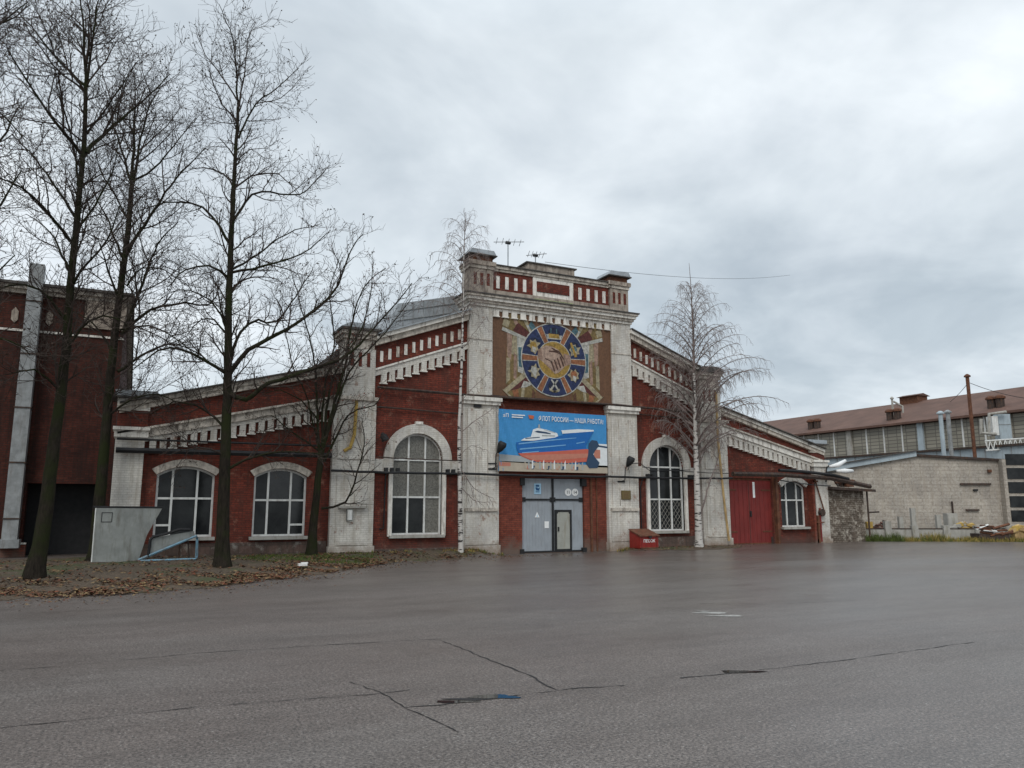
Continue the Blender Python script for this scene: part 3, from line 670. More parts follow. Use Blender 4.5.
# mosaic
MO = {k: plain('mosaic '+k, v, .6, .45, 9., dirt=tuple(q_*.6 for q_ in v)) for k, v in dict(blue=(.022, .032, .085), navy=(.014, .018, .04), gold=(.30, .19, .045), orange=(.25, .10, .045), white=(.38, .37, .33), skin=(.34, .24, .185), skin2=(.26, .17, .13), wine=(.085, .024, .02), olive=(.165, .115, .045), cream=(.30, .255, .165), teal=(.06, .12, .14), pink=(.27, .175, .13), line=(.07, .035, .025), brown=(.10, .045, .025)).items()}
ms_ = MB(); CX, CZ, R = .02, 8.84, 1.70
Y = -.03
ms_.box(-3.2, 3.2, Y, .1, 6.96, 10.9, M['tile'])
def lay(poly, k, mt): ms_.prism(poly, Y-.003*k, Y-.0005, MO[mt])
def rel(pts): return [(CX+x, CZ+z) for x, z in pts]
for sx in (-1, 1):
    def q(pts, k, mt): lay(rel([(sx*x, z) for x, z in pts]), k, mt)
    # side panels
    q([(1.3, 1.2), (2.45, 1.15), (2.5, -1.35), (1.5, -1.2)], 1, 'olive'); q([(1.3, 1.0), (2.1, 1.2), (2.3, .1), (1.6, 0)], 2, 'cream')
    q([(2.18, 1.1), (2.46, 1.1), (2.44, 0), (2.24, -.2)], 3, 'pink'); q([(1.5, .9), (1.95, 1.05), (1.9, -.7), (1.6, -.8)], 3, 'white'); q([(1.66, .45), (1.88, .45), (1.86, -.45), (1.68, -.5)], 4, 'teal')
    q([(1.95, 0.), (2.1, .2), (2.12, -1.0), (1.97, -1.1)], 4, 'pink'); q([(2.3, -.1), (2.48, -.1), (2.5, -1.3), (2.3, -1.1)], 4, 'cream')
    # upper flags
    q([(1.05, 1.1), (1.35, .85), (2.7, 1.25), (2.62, 1.75), (2.2, 2.02), (1.5, 1.9)], 5, 'olive'); q([(1.1, 1.05), (1.45, .8), (2.15, 1.2), (1.9, 1.6)], 6, 'wine')
    q([(1.35, .9), (1.43, .78), (2.72, 1.15), (2.68, 1.32)], 7, 'white'); q([(1.12, 1.1), (1.2, 1.04), (1.75, 1.95), (1.6, 1.98)], 7, 'white'); q([(1.9, 1.55), (2.05, 1.45), (2.25, 2.02), (2.05, 2.05)], 7, 'pink')
    q([(1.35, 1.55), (1.5, 1.5), (1.75, 2.0), (1.5, 2.0)], 8, 'cream'); q([(2.4, 1.3), (2.7, 1.4), (2.6, 1.75), (2.3, 1.6)], 7, 'cream'); q([(.95, 1.45), (1.1, 1.25), (1.35, 1.5), (1.2, 1.75)], 6, 'teal')
    # lower flags
    q([(1.4, -.85), (1.6, -.7), (2.65, -1.6), (2.5, -1.75)], 7, 'cream'); q([(1.2, -1.1), (1.55, -.8), (2.5, -1.65), (1.9, -1.5)], 6, 'wine')
    q([(1.0, -1.35), (1.6, -1.15), (2.55, -1.6), (2.3, -1.87), (.95, -1.87)], 5, 'olive'); q([(1.1, -1.2), (1.6, -1.1), (1.75, -1.45), (1.5, -1.4)], 8, 'white'); q([(1.55, -1.45), (1.7, -1.4), (1.75, -1.87), (1.6, -1.87)], 8, 'cream')
    q([(2.6, -1.6), (2.72, -1.55), (2.35, -1.87), (2.2, -1.87)], 8, 'cream'); q([(1.0, -1.6), (1.15, -1.45), (1.2, -1.87), (1.0, -1.87)], 8, 'brown'); q([(1.9, -1.5), (2.2, -1.6), (2.1, -1.87), (1.85, -1.87)], 7, 'orange')
q = lambda pts, k, mt: lay(rel(pts), k, mt)
def disc(x, z, r, k, mt, n=48, sx=1.): lay([(CX+x+sx*r*math.cos(2*math.pi*i/n), CZ+z+r*math.sin(2*math.pi*i/n)) for i in range(n)], k, mt)
disc(0, 0, R+.05, 9, 'white'); disc(0, 0, R, 10, 'blue')
for a in (0, 62, 118, 180, 242, 298):
    ca, sa = math.cos(math.radians(a)), math.sin(math.radians(a))
    for hw_, k, mt in ((.17, 11, 'white'), (.13, 12, 'orange')):
        q([(ca*.7-sa*-hw_*.7, sa*.7+ca*-hw_*.7), (ca*(R-.02)+sa*hw_, sa*(R-.02)-ca*hw_), (ca*(R-.02)-sa*hw_, sa*(R-.02)+ca*hw_), (ca*.7-sa*hw_*.7, sa*.7+ca*hw_*.7)], k, mt)
for a0 in (31, 90, 149, 211, 270, 329):   # dark centres of the six fields
    aa = math.radians(a0); disc(1.24*math.cos(aa), 1.24*math.sin(aa), .33, 11, 'navy', 14)
disc(0, 0, .90, 13, 'white'); disc(0, 0, .86, 14, 'gold'); 
# boat on top
q([(-.42, 1.2), (.42, 1.2), (.38, 1.0), (-.36, .98)], 13, 'white'); q([(-.3, 1.24), (.25, 1.24), (.3, 1.04), (-.28, 1.04)], 14, 'gold')
q([(-.2, 1.28), (-.14, 1.28), (-.14, 1.5), (-.2, 1.5)], 13, 'teal'); q([(.1, 1.28), (.16, 1.28), (.16, 1.5), (.1, 1.5)], 13, 'teal')
def burst(x, z, s, mt, mt2, seed):
    rr = random.Random(seed); n = 14; pts = []
    for i in range(n):
        a = 2*math.pi*i/n; k_ = s*(1.0 if i % 2 else .62)*rr.uniform(.75, 1.15); pts.append((x+k_*math.cos(a), z+k_*math.sin(a)*1.15))
    q(pts, 13, mt); disc(x-.03, z+.05, s*.5, 14, mt2, 9); q([(x-.1, z), (x+.1, z-.05), (x+.05, z-s*.8), (x-.05, z-s*.7)], 15, 'white')
burst(-1.08, .55, .36, 'cream', 'gold', 1); burst(1.1, .55, .34, 'cream', 'teal', 2); burst(-1.05, -.62, .34, 'cream', 'white', 3); burst(1.08, -.66, .36, 'cream', 'orange', 4)
q([(.85, .9), (.95, .92), (1.25, .25), (1.1, .22)], 16, 'gold')
# crossed anchors at the foot
for sx in (-1, 1):
    q([(sx*-.2, -.95), (sx*-.12, -.93), (sx*.28, -1.45), (sx*.2, -1.5)], 13, 'white')
    pts = [(sx*.05+.24*math.cos(a), -1.33+.2*math.sin(a)) for a in [math.pi+.3+i*.42 for i in range(7)]]
    for a_, b_ in zip(pts, pts[1:]):
        q([a_, b_, (b_[0], b_[1]+.06), (a_[0], a_[1]+.06)], 14, 'cream')
# hand shake
q([(-.88, .02), (-.85, .42), (-.45, .66), (-.1, .62), (.22, .5), (.42, .3), (.55, .0), (.6, -.2), (.42, -.42), (.2, -.6), (.02, -.66), (-.15, -.52), (-.35, -.35), (-.6, -.16)], 16, 'skin')
q([(.5, .35), (.86, .28), (.88, -.12), (.6, -.25), (.45, .0)], 16, 'skin2'); q([(-.88, .0), (-.88, .4), (-.7, .52), (-.62, -.05)], 17, 'pink')
for i in range(4):
    x = .0+i*.16; z = -.42+i*.09
    q([(x-.2, z+.32), (x-.14, z+.36), (x+.04, z-.1), (x-.03, z-.14)], 18, 'line')
    q([(x-.12, z+.3), (x-.02, z+.33), (x+.1, z-.05), (x+.02, z-.1)], 17, 'pink')
q([(-.3, .42), (.1, .45), (.3, .3), (.05, .36), (-.28, .36)], 18, 'line'); q([(-.5, .0), (-.2, -.1), (-.05, -.2), (-.22, -.05), (-.5, .06)], 18, 'line')
q([(-.15, .58), (.3, .42), (.5, .1), (.46, .06), (.25, .36), (-.15, .52)], 18, 'line'); q([(-.45, -.25), (-.2, -.35), (.0, -.55), (-.1, -.55), (-.3, -.38)], 17, 'skin2')
ms_.box(-3.3, 3.3, -.2, .05, 6.88, 6.955, M['black'])
ms_.build('mosaic_panel', hall)

# ------------------------------------------------------------------ banner
BN = {k: plain('banner '+k, v, .45, .08, 6.) for k, v in dict(sky=(.05, .25, .52), sky2=(.12, .34, .60), hull=(.012, .12, .38), hull2=(.16, .36, .58), red=(.50, .12, .08), red2=(.48, .19, .13), white=(.7, .72, .72), grey=(.34, .36, .36), dark=(.03, .06, .11), sand=(.42, .36, .28), orange=(.5, .12, .05)).items()}
bn = MB(); x0, x1, z0, z1 = -2.96, 2.68, 3.60, 6.34
def wv(x, z): return -.30+.012*math.sin(x*7+z*3)+.01*math.sin(x*3.1-z*6)
nX, nZ = 56, 28
def bz(u, v): return z0+(z1-z0)*v
vs = [(x0+(x1-x0)*i/nX, 0, z0+(z1-z0)*j/nZ) for j in range(nZ+1) for i in range(nX+1)]
vs = [(x, -.30+.010*math.sin(x*7+z*3)+(.03*max(0, (-1.6-x))*math.sin(x*14+z*5)), z) for x, _, z in vs]
bn.add(vs, [(j*(nX+1)+i, j*(nX+1)+i+1, (j+1)*(nX+1)+i+1, (j+1)*(nX+1)+i) for j in range(nZ) for i in range(nX)], BN['sky'])
sheet = bn
rw = MB()
def bq(pts, k, mt, W=112., Hh=52.):
    rw.prism([(x0+(x1-x0)*u, z0+(z1-z0)*v) for u, v in pts], -.335-.003*k, -.333-.003*(k-1) if 0 else -.334, BN[mt])
# picture coordinates u,v in 0..1
bq([(.0, .0), (1, .0), (1, .13), (0, .16)], 1, 'sand'); bq([(0, .15), (.3, .13), (.3, .24), (0, .27)], 1, 'grey'); bq([(0, .08), (.1, .08), (.1, .14), (0, .14)], 2, 'red2')
bq([(.84, .1), (1, .1), (1, .5), (.84, .5)], 1, 'white'); bq([(.9, .45), (1., .43), (1., .46), (.9, .48)], 2, 'dark'); bq([(.86, .25), (.93, .25), (.93, .4), (.88, .4)], 3, 'red2')
bq([(.15, .47), (.155, .36), (.18, .27), (.5, .335), (.80, .40), (.79, .46), (.87, .71), (.60, .665), (.57, .62), (.45, .56), (.3, .50)], 2, 'hull')
bq([(.57, .645), (.87, .71), (.87, .735), (.72, .735), (.56, .70)], 3, 'white')
bq([(.165, .29), (.5, .345), (.80, .405), (.85, .38), (.855, .30), (.80, .19), (.6, .155), (.34, .16), (.27, .19), (.2, .24)], 4, 'red'); bq([(.2, .255), (.5, .30), (.82, .33), (.8, .26), (.5, .20), (.3, .19)], 5, 'red2')
bq([(.19, .50), (.22, .54), (.28, .57), (.30, .69), (.34, .72), (.42, .70), (.52, .65), (.53, .60), (.5, .575), (.3, .505)], 3, 'white')
bq([(.31, .655), (.34, .675), (.42, .66), (.46, .64), (.46, .625), (.34, .64)], 4, 'dark'); bq([(.23, .545), (.36, .575), (.36, .56), (.23, .53)], 4, 'dark'); bq([(.38, .61), (.5, .61), (.5, .59), (.38, .585)], 4, 'grey'); bq([(.345, .72), (.35, .78), (.36, .78), (.365, .72)], 4, 'grey'); bq([(.4, .70), (.5, .66), (.5, .65), (.4, .69)], 5, 'grey')
bq([(.17, .455), (.45, .535), (.7, .59), (.7, .58), (.45, .515), (.17, .435)], 4, 'hull2'); bq([(.18, .37), (.4, .42), (.6, .465), (.6, .45), (.4, .40), (.18, .35)], 4, 'hull2'); bq([(.7, .50), (.78, .53), (.78, .515), (.7, .485)], 4, 'hull2'); bq([(.2, .31), (.35, .34), (.35, .325), (.2, .295)], 5, 'hull2')
for k in range(17): u = .22+k*.033; bq([(u, .05), (u+.014, .05), (u+.012, .16+.02*(k % 3)), (u+.002, .16)], 6, ('sand', 'grey', 'white')[k % 3])
for k in range(12): u = .24+k*.045; bq([(u, .04), (u+.02, .04), (u+.03, .1), (u+.01, .1)], 5, ('red2', 'dark', 'sand')[k % 3])
bq([(.79, .16), (.81, .3), (.82, .5), (.85, .56), (.9, .55), (.92, .47), (.88, .38), (.86, .32), (.88, .26), (.92, .18), (.9, .09), (.82, .08)], 7, 'dark')
rw.text('ФЛОТ РОССИИ — НАША РАБОТА!', x0+.35*(x1-x0), z1-.34, .30, -.343, BN['white'], 'LEFT', sx=.69)
rw.text('≤П', x0+.17, z1-.28, .22, -.343, BN['white'], 'LEFT')
for k in range(2): rw.box(x0+.62, x0+1.28-.1*k, -.343, -.335, z1-.26-.1*k, z1-.21-.1*k, BN['white'])
rw.prism([(x0+1.45, z1-.2), (x0+1.75, z1-.22), (x0+1.7, z1-.38), (x0+1.5, z1-.36)], -.342, -.335, BN['orange'])
for v in rw.v: pass
ban = thing('banner', 'blue banner with a ship on the slip and white Cyrillic slogan above the grey gate', 'banner', (0, -.3, 3.6))
sheet.build('sheet', ban); rw.build('printed_picture', ban)

# ------------------------------------------------------------------ small wall fittings
t = MB(); t.box(3.5, 4.02, -.26, -.205, 2.4, 2.82, flat('bronze plaque', (.12, .085, .03), .4)); t.box(3.54, 3.98, -.266, -.26, 2.44, 2.78, flat('bronze plaque field', (.15, .11, .045), .4))
for k in range(4): t.box(3.6, 3.92-.05*(k % 2), -.27, -.266, 2.7-.07*k, 2.72-.07*k, M['tile'])
tag(t.build('plaque'), 'small bronze plaque on the white pilaster right of the grey gate', 'plaque')
def floodlight(x, z, label, arm=.8):
    f = thing('floodlight', label, 'lamp', (x, -.22, z), 'floodlights on the white pilasters')
    a_ = MB(); a_.tube([(-.1, 0, -arm), (-.1, -.3, -arm+.05), (-.1, -.35, -.2), (.05, -.4, 0)], .025, M['black'], 6); a_.box(-.3, .1, -.02, .03, -arm-.05, -arm+.02, M['black']); a_.box(-.3, .1, -.02, .03, -arm+.2, -arm+.25, M['black']); a_.build('bracket', f, local=True)
    h_ = MB(); h_.tube([(-.02, -.36, -.12), (.04, -.42, .0), (.12, -.5, .2), (.16, -.55, .32)], [.05, .13, .2, .16], M['black'], 12); h_.build('lamp_head', f, smooth=True, local=True)
    return f
floodlight(-3.12, 4.5, 'black floodlight on the white pilaster left of the blue banner')
floodlight(3.62, 4.05, 'black floodlight above the bronze plaque on the right pilaster')
f = thing('wall_lamp', 'small dark lamp beside the arch of the left tall window', 'lamp', tuple(at(381, 437, 0)))
a_ = MB(); a_.tube([(0, .1, 0), (0, -.25, .05)], .03, M['black'], 6); a_.build('bracket', f, local=True)
a_ = MB(); a_.tube([(-.05, -.25, .12), (.02, -.3, .02), (.1, -.35, -.16)], [.06, .14, .16], M['black'], 10); a_.build('lamp_head', f, local=True)
# antennas
def antenna(px, ybase, ztop, label, w):
    b0 = at(px, 270, .5); f = thing('tv_antenna', label, 'antenna', (b0.x, .5, 12.9), 'antennas on the parapet')
    m_ = MB(); m_.tube([(0, 0, 0), (0, 0, ztop)], .03, M['zinc'], 6); m_.build('mast', f, local=True)
    m_ = MB(); m_.tube([(-w, .1, ztop-.08), (w, -.3, ztop+.02)], .018, M['duct'], 5)
    for k in range(5): q_ = -w*.8+k*w*.4; m_.tube([(q_-.1, -.35-q_*.2, ztop+.03), (q_+.1, .25-q_*.2, ztop-.06)], .012, M['duct'], 4)
    m_.box(-.12, .12, -.06, .06, ztop-.1, ztop+.02, M['black']); m_.build('aerial', f, local=True)
antenna(508, 0, 1.55, 'taller thin TV antenna on the parapet near the left corner cap', .7)
antenna(535.5, 0, 1.15, 'shorter TV antenna behind the centre cap of the parapet', .45)
# cables / pipes on the facade
def run(name, pts, r, mat, label, cat, n=6, extra=None):
    m_ = MB(); m_.tube(pts, r, mat, n)
    if extra: extra(m_)
    return tag(m_.build(name, smooth=False), label, cat)
def sag(a, b_, n, s): 
    a = Vector(a); b_ = Vector(b_); return [a.lerp(b_, i/n)+Vector((0, 0, -s*4*(i/n)*(1-i/n)+.012*math.sin(i*2.7))) for i in range(n+1)]
def knob(m_):
    for x in (-8.05, -7.8, -7.55, -5.35, -5.1, 5.0, 5.25, 7.55, 7.75): m_.box(x-.06, x+.06, -.42, -.2, 3.42, 3.62, M['black'])
run('cable_bundle', [v_ for a, b_ in (((-10.3, -.4, 3.46), (-4.6, -.4, 3.45)), ((-4.6, -.4, 3.45), (2.8, -.42, 3.45)), ((2.8, -.42, 3.45), (10.2, -.4, 3.5))) for v_ in sag(a, b_, 10, .03)], .055, M['black'], 'thick black cable bundle running across the facade above the grey gate', 'cable', extra=knob)
run('cable', sag((-8.4, -.3, 4.05), (-4.7, -.3, 4.0), 10, .02), .028, M['rustdark'], 'thin cable crossing the arched window left of the banner', 'cable')
run('cable', sag((4.7, -.3, 3.95), (10.1, -.3, 3.75), 12, .06), .022, M['black'], 'thin cable crossing the arched window right of the banner', 'cable')
run('cable', [at(628, 470, -.3), at(630, 464, -.3), at(640, 463, -.3), at(650, 471, -.3), at(690, 470, -.3)], .02, M['black'], 'looped black cable beside the floodlight over the plaque', 'cable')
run('steel_pipe', [(-8.45, -.14, 6.95), (-4.5, -.3, 6.86), (3.2, -.32, 6.88), (4.6, -.3, 6.85), (8.5, -.14, 6.80)], .06, M['rustdark'], 'rusty horizontal pipe running under the mosaic panel', 'pipe')
run('steel_pipe', [(-8.45, -.03, 6.15), (-4.55, -.03, 6.05)], .035, M['rustdark'], 'thin pipe above the left arched window', 'pipe'); run('steel_pipe', [(4.6, -.03, 6.55), (8.45, -.03, 6.45)], .035, M['rustdark'], 'thin pipe above the right arched window', 'pipe')
run('canopy_pipe', [(-17.9, -.35, 4.02), (-14, -.35, 4.03), (-10.3, -.35, 4.05)], .11, M['black'], 'thick dark pipe over the two windows of the left wing', 'pipe'); run('canopy_pipe', [(-17.9, -.3, 4.42), (-10.3, -.3, 4.42)], .04, M['black'], 'thin dark pipe above the thick pipe on the left wing', 'pipe')
run('pipe_duct', [(10.25, -.4, 3.72), (13.4, -.4, 3.74), (17.3, -.42, 3.62), (20.3, -.45, 3.2)], .13, M['rustdark'], 'thick dark pipe over the red gate and small window of the right wing', 'pipe')
run('pipe_duct', [(13.4, -.45, 3.98), (15, -.45, 3.95), (17.3, -.5, 3.8), (18.6, -.45, 3.6)], .09, M['black'], 'black pipe lying above the thick pipe of the right wing', 'pipe')
run('cable', sag((13.5, -.4, 3.45), (17.2, -.4, 3.2), 10, .05), .03, M['black'], 'black cable crossing the top of the small right window', 'cable')
run('gas_pipe', [at(716, 392, -.3), at(718, 440, -.35), at(724, 500, -.4), at(729, 541, -.4)], .06, M['ochrepipe'], 'ochre drainpipe on the white pilaster left of the red gate', 'pipe', 8)
run('gas_pipe', [(-9.35, -.3, 6.3), (-9.4, -.3, 4.9), (-9.55, -.3, 4.4), (-9.8, -.3, 4.25)], .07, M['yellow'], 'short yellow gas pipe on the white pilaster behind the multi stemmed tree', 'pipe', 8)
run('conduit', [(-7.95, .05, 3.4), (-7.98, .05, 1.2), (-8.15, .05, 1.15)], .03, M['black'], 'thin black conduit left of the left arched window', 'pipe'); run('conduit', [(4.95, .05, 3.4), (4.8, .05, 3.0), (4.82, .05, .5)], .03, M['black'], 'thin black conduit above the red bin', 'pipe')
t = MB(); t.box(-9.95, -8.8, -.38, -.2, 2.0, 2.08, M['concrete']); t.box(-9.95, -8.8, -.38, -.33, 2.15, 2.19, M['concrete'])
for k in range(6): t.box(-9.93+k*.22, -9.9+k*.22, -.37, -.34, 2.08, 2.15, M['concrete'])
tag(t.build('cable_tray'), 'short pale cable tray on the white pilaster left of the arched window', 'bracket')
t = MB(); t.box(-9.6, -9.38, -.36, -.2, 1.5, 1.95, M['panel']); t.box(-9.58, -9.4, -.375, -.36, 1.53, 1.92, M['frame']); tag(t.build('meter_box'), 'small pale box under the cable tray on the pilaster', 'box')
# graffiti
t = MB(); t.text('ГЛ', 2.1, 1.85, .34, .026, flat('chalk', (.5, .42, .4))) if 0 else None

# ------------------------------------------------------------------ sand bin
bx = thing('sand_bin', 'red steel sand bin with sloping rusty lid beside the right tall window', 'bin', (4.9, -1.3, .1))
p0 = at(640.5, 551, -1.15); p1 = at(658.5, 549, -1.15); xa, xb = p0.x, p1.x-.0
z0 = gh(4.9, -1.2)+.03
b_ = MB()
def sideprism(mb, xa, xb, prof, mat):
    n = len(prof); vs = [(xa, y, z) for y, z in prof]+[(xb, y, z) for y, z in prof]
    mb.add(vs, [tuple(range(n)), tuple(range(2*n-1, n-1, -1))]+[(i, (i+1) % n, (i+1) % n+n, i+n) for i in range(n)], mat)
sideprism(b_, xa, xb, [(-1.15, z0), (-.3, z0), (-.3, z0+.82), (-1.15, z0+.56)], M['redbin'])
bo = b_.build('body', bx)
b_ = MB(); sideprism(b_, xa-.05, xb+.05, [(-1.22, z0+.545), (-1.22, z0+.59), (-.3, z0+.87), (-.3, z0+.83)], M['binlid']); b_.build('lid', bx)
b_ = MB(); b_.box(xa-.01, xb+.01, -1.17, -1.15, z0, z0+.05, M['rust']); b_.box((xa+xb)/2-.07, (xa+xb)/2+.07, -1.26, -1.22, z0+.47, z0+.56, M['black'])
for x in (xa+.06, xb-.1): b_.box(x, x+.04, -1.165, -1.15, z0+.05, z0+.54, M['redgate'])
b_.build('latch', bx)
b_ = MB(); b_.text('ПЕСОК', (xa+xb)/2, z0+.33, .19, -1.156, M['signwhite']); b_.build('lettering', bo)
# post with black base at right pilaster
t = thing('hydrant_post', 'black stub and marker post in front of the pilaster left of the red gate', 'post', tuple(atz(711, 544, .15)))
b_ = MB(); b_.tube([(0, 0, 0), (0, 0, .5)], .13, M['black'], 12); b_.tube([(0, 0, .5), (0, 0, .56)], .17, M['black'], 12); b_.build('base', t, local=True)
b_ = MB(); b_.tube([(0, 0, .5), (0, 0, 1.8)], .025, M['rust'], 6); b_.box(-.14, .14, -.03, .03, .8, .9, M['black']); b_.box(-.13, .13, -.03, .03, 1.05, 1.13, M['redbin']); b_.box(-.45, .75, -.03, .03, 1.8, 1.86, M['black']); b_.build('pole', t, local=True)

# ------------------------------------------------------------------ discarded panel with blue frame
y_ = -1.9
pn = thing('discarded_panel', 'large grey panel sheet leaning among leaves beside the left wing', 'panel', tuple(atz(120, 563, .22)))
b_ = MB(); P4 = [at(92, 562, y_), at(138, 562, y_-.1), at(147, 535, y_-.1), at(162, 508.5, y_), at(97, 508, y_)]
b_.prism([(p.x, p.z) for p in P4], y_-.04, y_+.03, M['panel']); b_.build('sheet', pn)
b_ = MB(); b_.tube([at(93, 507, y_-.02), at(163, 507.5, y_-.02)], .035, M['black'], 5); b_.tube([at(91.5, 563, y_-.02), at(96, 508, y_-.02)], .025, M['frame'], 5)
b_.box(P4[4].x+.15, P4[4].x+.17, y_-.05, y_-.04, 1.55, 1.85, M['black']); b_.box(P4[4].x+.45, P4[4].x+.47, y_-.05, y_-.04, 1.55, 1.85, M['black']); b_.box(P4[4].x+.15, P4[4].x+.47, y_-.05, y_-.04, 1.84, 1.86, M['black']); b_.box(P4[4].x+.15, P4[4].x+.47, y_-.05, y_-.04, 1.54, 1.56, M['black'])
b_.build('edge_trim', pn)
pn = thing('broken_frame', 'pale blue welded frame with a torn grey sheet lying beside the panel', 'frame', tuple(atz(170, 564, .2)))
y2 = -2.1
b_ = MB(); b_.tube([at(138, 560, y2), at(196, 536, y2), at(195.5, 559, y2), at(138, 561, y2)], .045, M['blueframe'], 6)
b_.tube([at(196, 536, y2), at(196, 536, y2)+Vector((.1, .8, -.1)), at(195.5, 559, y2)+Vector((.1, .8, .05)), at(195.5, 559, y2)], .04, M['blueframe'], 6); b_.tube([at(138, 563, y2), at(138, 563, y2)+Vector((.2, .8, 0)), at(195.5, 563, y2)+Vector((.1, .8, .05))], .04, M['blueframe'], 6)
b_.tube([at(180, 545, y2+.3), at(178, 562, y2+.3)], .03, M['rustdark'], 5); b_.tube([at(188, 541, y2+.3), at(189, 562, y2+.3)], .025, M['rustdark'], 5); b_.build('tube_frame', pn)
b_ = MB(); P5 = [at(148, 558, y2+.1), at(152, 538, y2+.1), at(194, 531, y2+.1), at(195, 536, y2+.1)]
b_.prism([(p.x, p.z) for p in P5], y2+.06, y2+.11, M['panel']); b_.build('torn_sheet', pn)
b_ = MB(); b_.tube([at(148, 557, y2), at(150, 540, y2), at(153, 536.5, y2), at(165, 534, y2), at(180, 529, y2), at(190, 529.5, y2)], .05, M['black'], 5); b_.build('rubber_edge', pn)
t = MB(); q_ = atz(303, 565, .2); t.box(q_.x-.15, q_.x+.12, q_.y-.1, q_.y+.1, .18, .25, M['whitepaint']); t.box(q_.x-.05, q_.x+.15, q_.y-.05, q_.y+.12, .25, .28, M['whitepaint']); tag(t.build('litter'), 'scrap of white litter on the verge near the multi stemmed tree', 'litter')

# ------------------------------------------------------------------ dark block on the left
lb = thing('dark_brick_block', 'tall dark red brick building at the left edge behind the trees', 'building', (-26, 3, 0))
DB = M['darkbrick']; t = MB(); XR = -18.02; yb = 2.6
def P3(px, py): p = at(px, py, yb); return (p.x, p.z)
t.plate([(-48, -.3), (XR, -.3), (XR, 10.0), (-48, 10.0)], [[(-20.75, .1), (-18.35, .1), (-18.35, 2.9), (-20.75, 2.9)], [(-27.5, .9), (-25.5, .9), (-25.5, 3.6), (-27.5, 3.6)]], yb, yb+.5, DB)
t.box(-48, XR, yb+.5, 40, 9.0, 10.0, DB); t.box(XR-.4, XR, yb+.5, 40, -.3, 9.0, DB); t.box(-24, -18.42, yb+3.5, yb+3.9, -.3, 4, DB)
t.build('wall', lb)
t = MB(); t.box(-48, XR+.1, yb-.12, 40, 10.0, 10.14, M['oldtrim']); t.box(-48, XR+.2, yb-.28, 40.1, 10.143, 10.28, M['oldtrim']); t.box(-48, XR+.3, yb-.42, 40.2, 10.283, 10.38, M['roof'])
t.box(-48, XR+.03, yb-.05, yb+.2, 8.55, 8.63, TR)
t.box(XR-1.4, XR+.04, yb-.09, yb+.3, 8.9, 9.99, M['parapet'])
t.build('cornice', lb)
for k in range(9):
    t = MB(); x = -19.95-.62*k-(.5 if k > 1 else 0); t.prism([(x-.11, 8.98), (x, 8.85), (x+.11, 8.98), (x+.11, 9.3), (x, 9.45), (x-.11, 9.3)], yb-.05, yb+.1, M['parapet']); t.build('frieze_block', lb)
t = MB(); t.box(-48, -20.6, yb-.15, yb+.1, -.3, .7, M['redlow']) ; t.box(-48, -20.6, yb-.2, yb+.1, .703, .76, M['trim']); t.build('plinth', lb)
t = MB(); t.box(-23, -18.1, yb+1.4, yb+1.46, -.1, 3.2, M['black']); t.build('dark_interior', lb)  # black sheet standing in for the shade inside the open gateway
t = MB(); t.plate([(-27.5, .9), (-25.5, .9), (-25.5, 3.6), (-27.5, 3.6)], [[(-27.4, 1), (-26.55, 1), (-26.55, 3.5), (-27.4, 3.5)], [(-26.45, 1), (-25.6, 1), (-25.6, 3.5), (-26.45, 3.5)]], yb+.1, yb+.16, M['frame']); t.box(-27.45, -25.55, yb+.17, yb+.18, .95, 3.55, M['glass']); t.build('window', lb)
pa = at(38, 265, yb-.4); pb = at(14, 545, yb-.4)
t = MB(); t.box(pa.x-.24, pa.x+.24, yb-.6, yb-.15, pb.z+.2, pa.z, M['duct'])
for k in range(5): z = 1.6+k*2; t.box(pa.x-.27, pa.x+.27, yb-.63, yb-.12, z, z+.05, M['rustdark'])
t.box(pa.x-.35, pa.x+.32, yb-.7, yb-.1, pb.z-.1, pb.z+.2, M['duct'])
tag(t.build('ventilation_duct'), 'galvanised vertical duct rising up the dark brick building at far left', 'duct')

# ------------------------------------------------------------------ rubble shed right of the hall
sh = thing('rubble_shed', 'low rough brick shed joined to the right end of the hall', 'building', (18.9, 0, 0))
t = MB(); t.box(17.38, 20.3, .05, 6, -.2, 3.1, M['rubble'])
for k in range(260):
    x = random.uniform(17.45, 20.2); z = random.uniform(.1, 3.0); a_ = random.uniform(.07, .16); t.box(x-a_, x+a_, .05-random.uniform(.005, .03), .1, z-.05, z+.05, M['rubble'])
t.build('wall', sh)
t = MB(); t.add([(17.3, -.45, 3.02), (20.75, -.45, 2.9), (20.75, 6, 3.3), (17.3, 6, 3.5), (17.3, -.45, 3.16), (20.75, -.45, 3.04), (20.75, 6, 3.44), (17.3, 6, 3.64)], [(0, 3, 2, 1), (4, 5, 6, 7), (0, 1, 5, 4), (1, 2, 6, 5), (2, 3, 7, 6), (3, 0, 4, 7)], M['rustdark']); t.build('roof', sh)
t = MB(); t.tube([(20.42, -.1, 0.1), (20.42, -.1, 3.0)], .05, M['rustdark'], 6); t.tube([(20.42, -.1, 1.75), (21.3, -.1, 1.78)], .05, M['rustdark'], 6); tag(t.build('drain_pipe'), 'dark pipe with a side arm at the right corner of the rubble shed', 'pipe')
t = MB()
for k in range(6):
    x = 18.5+k*.28; t.tube([(x, .2+.1*k, 3.2), (x+random.uniform(-.2, .2), .5, 3.2+random.uniform(.2, .65))], .05, M['rustdark'], 5)
t.tube([(18.4, .3, 3.4), (20.1, .4, 3.55)], .06, M['rust'], 5); t.box(19.3, 19.9, .3, .8, 3.2, 3.62, M['rust'])
tag(t.build('scrap_pile'), 'rusty scrap metal lying on the rubble shed roof', 'scrap')
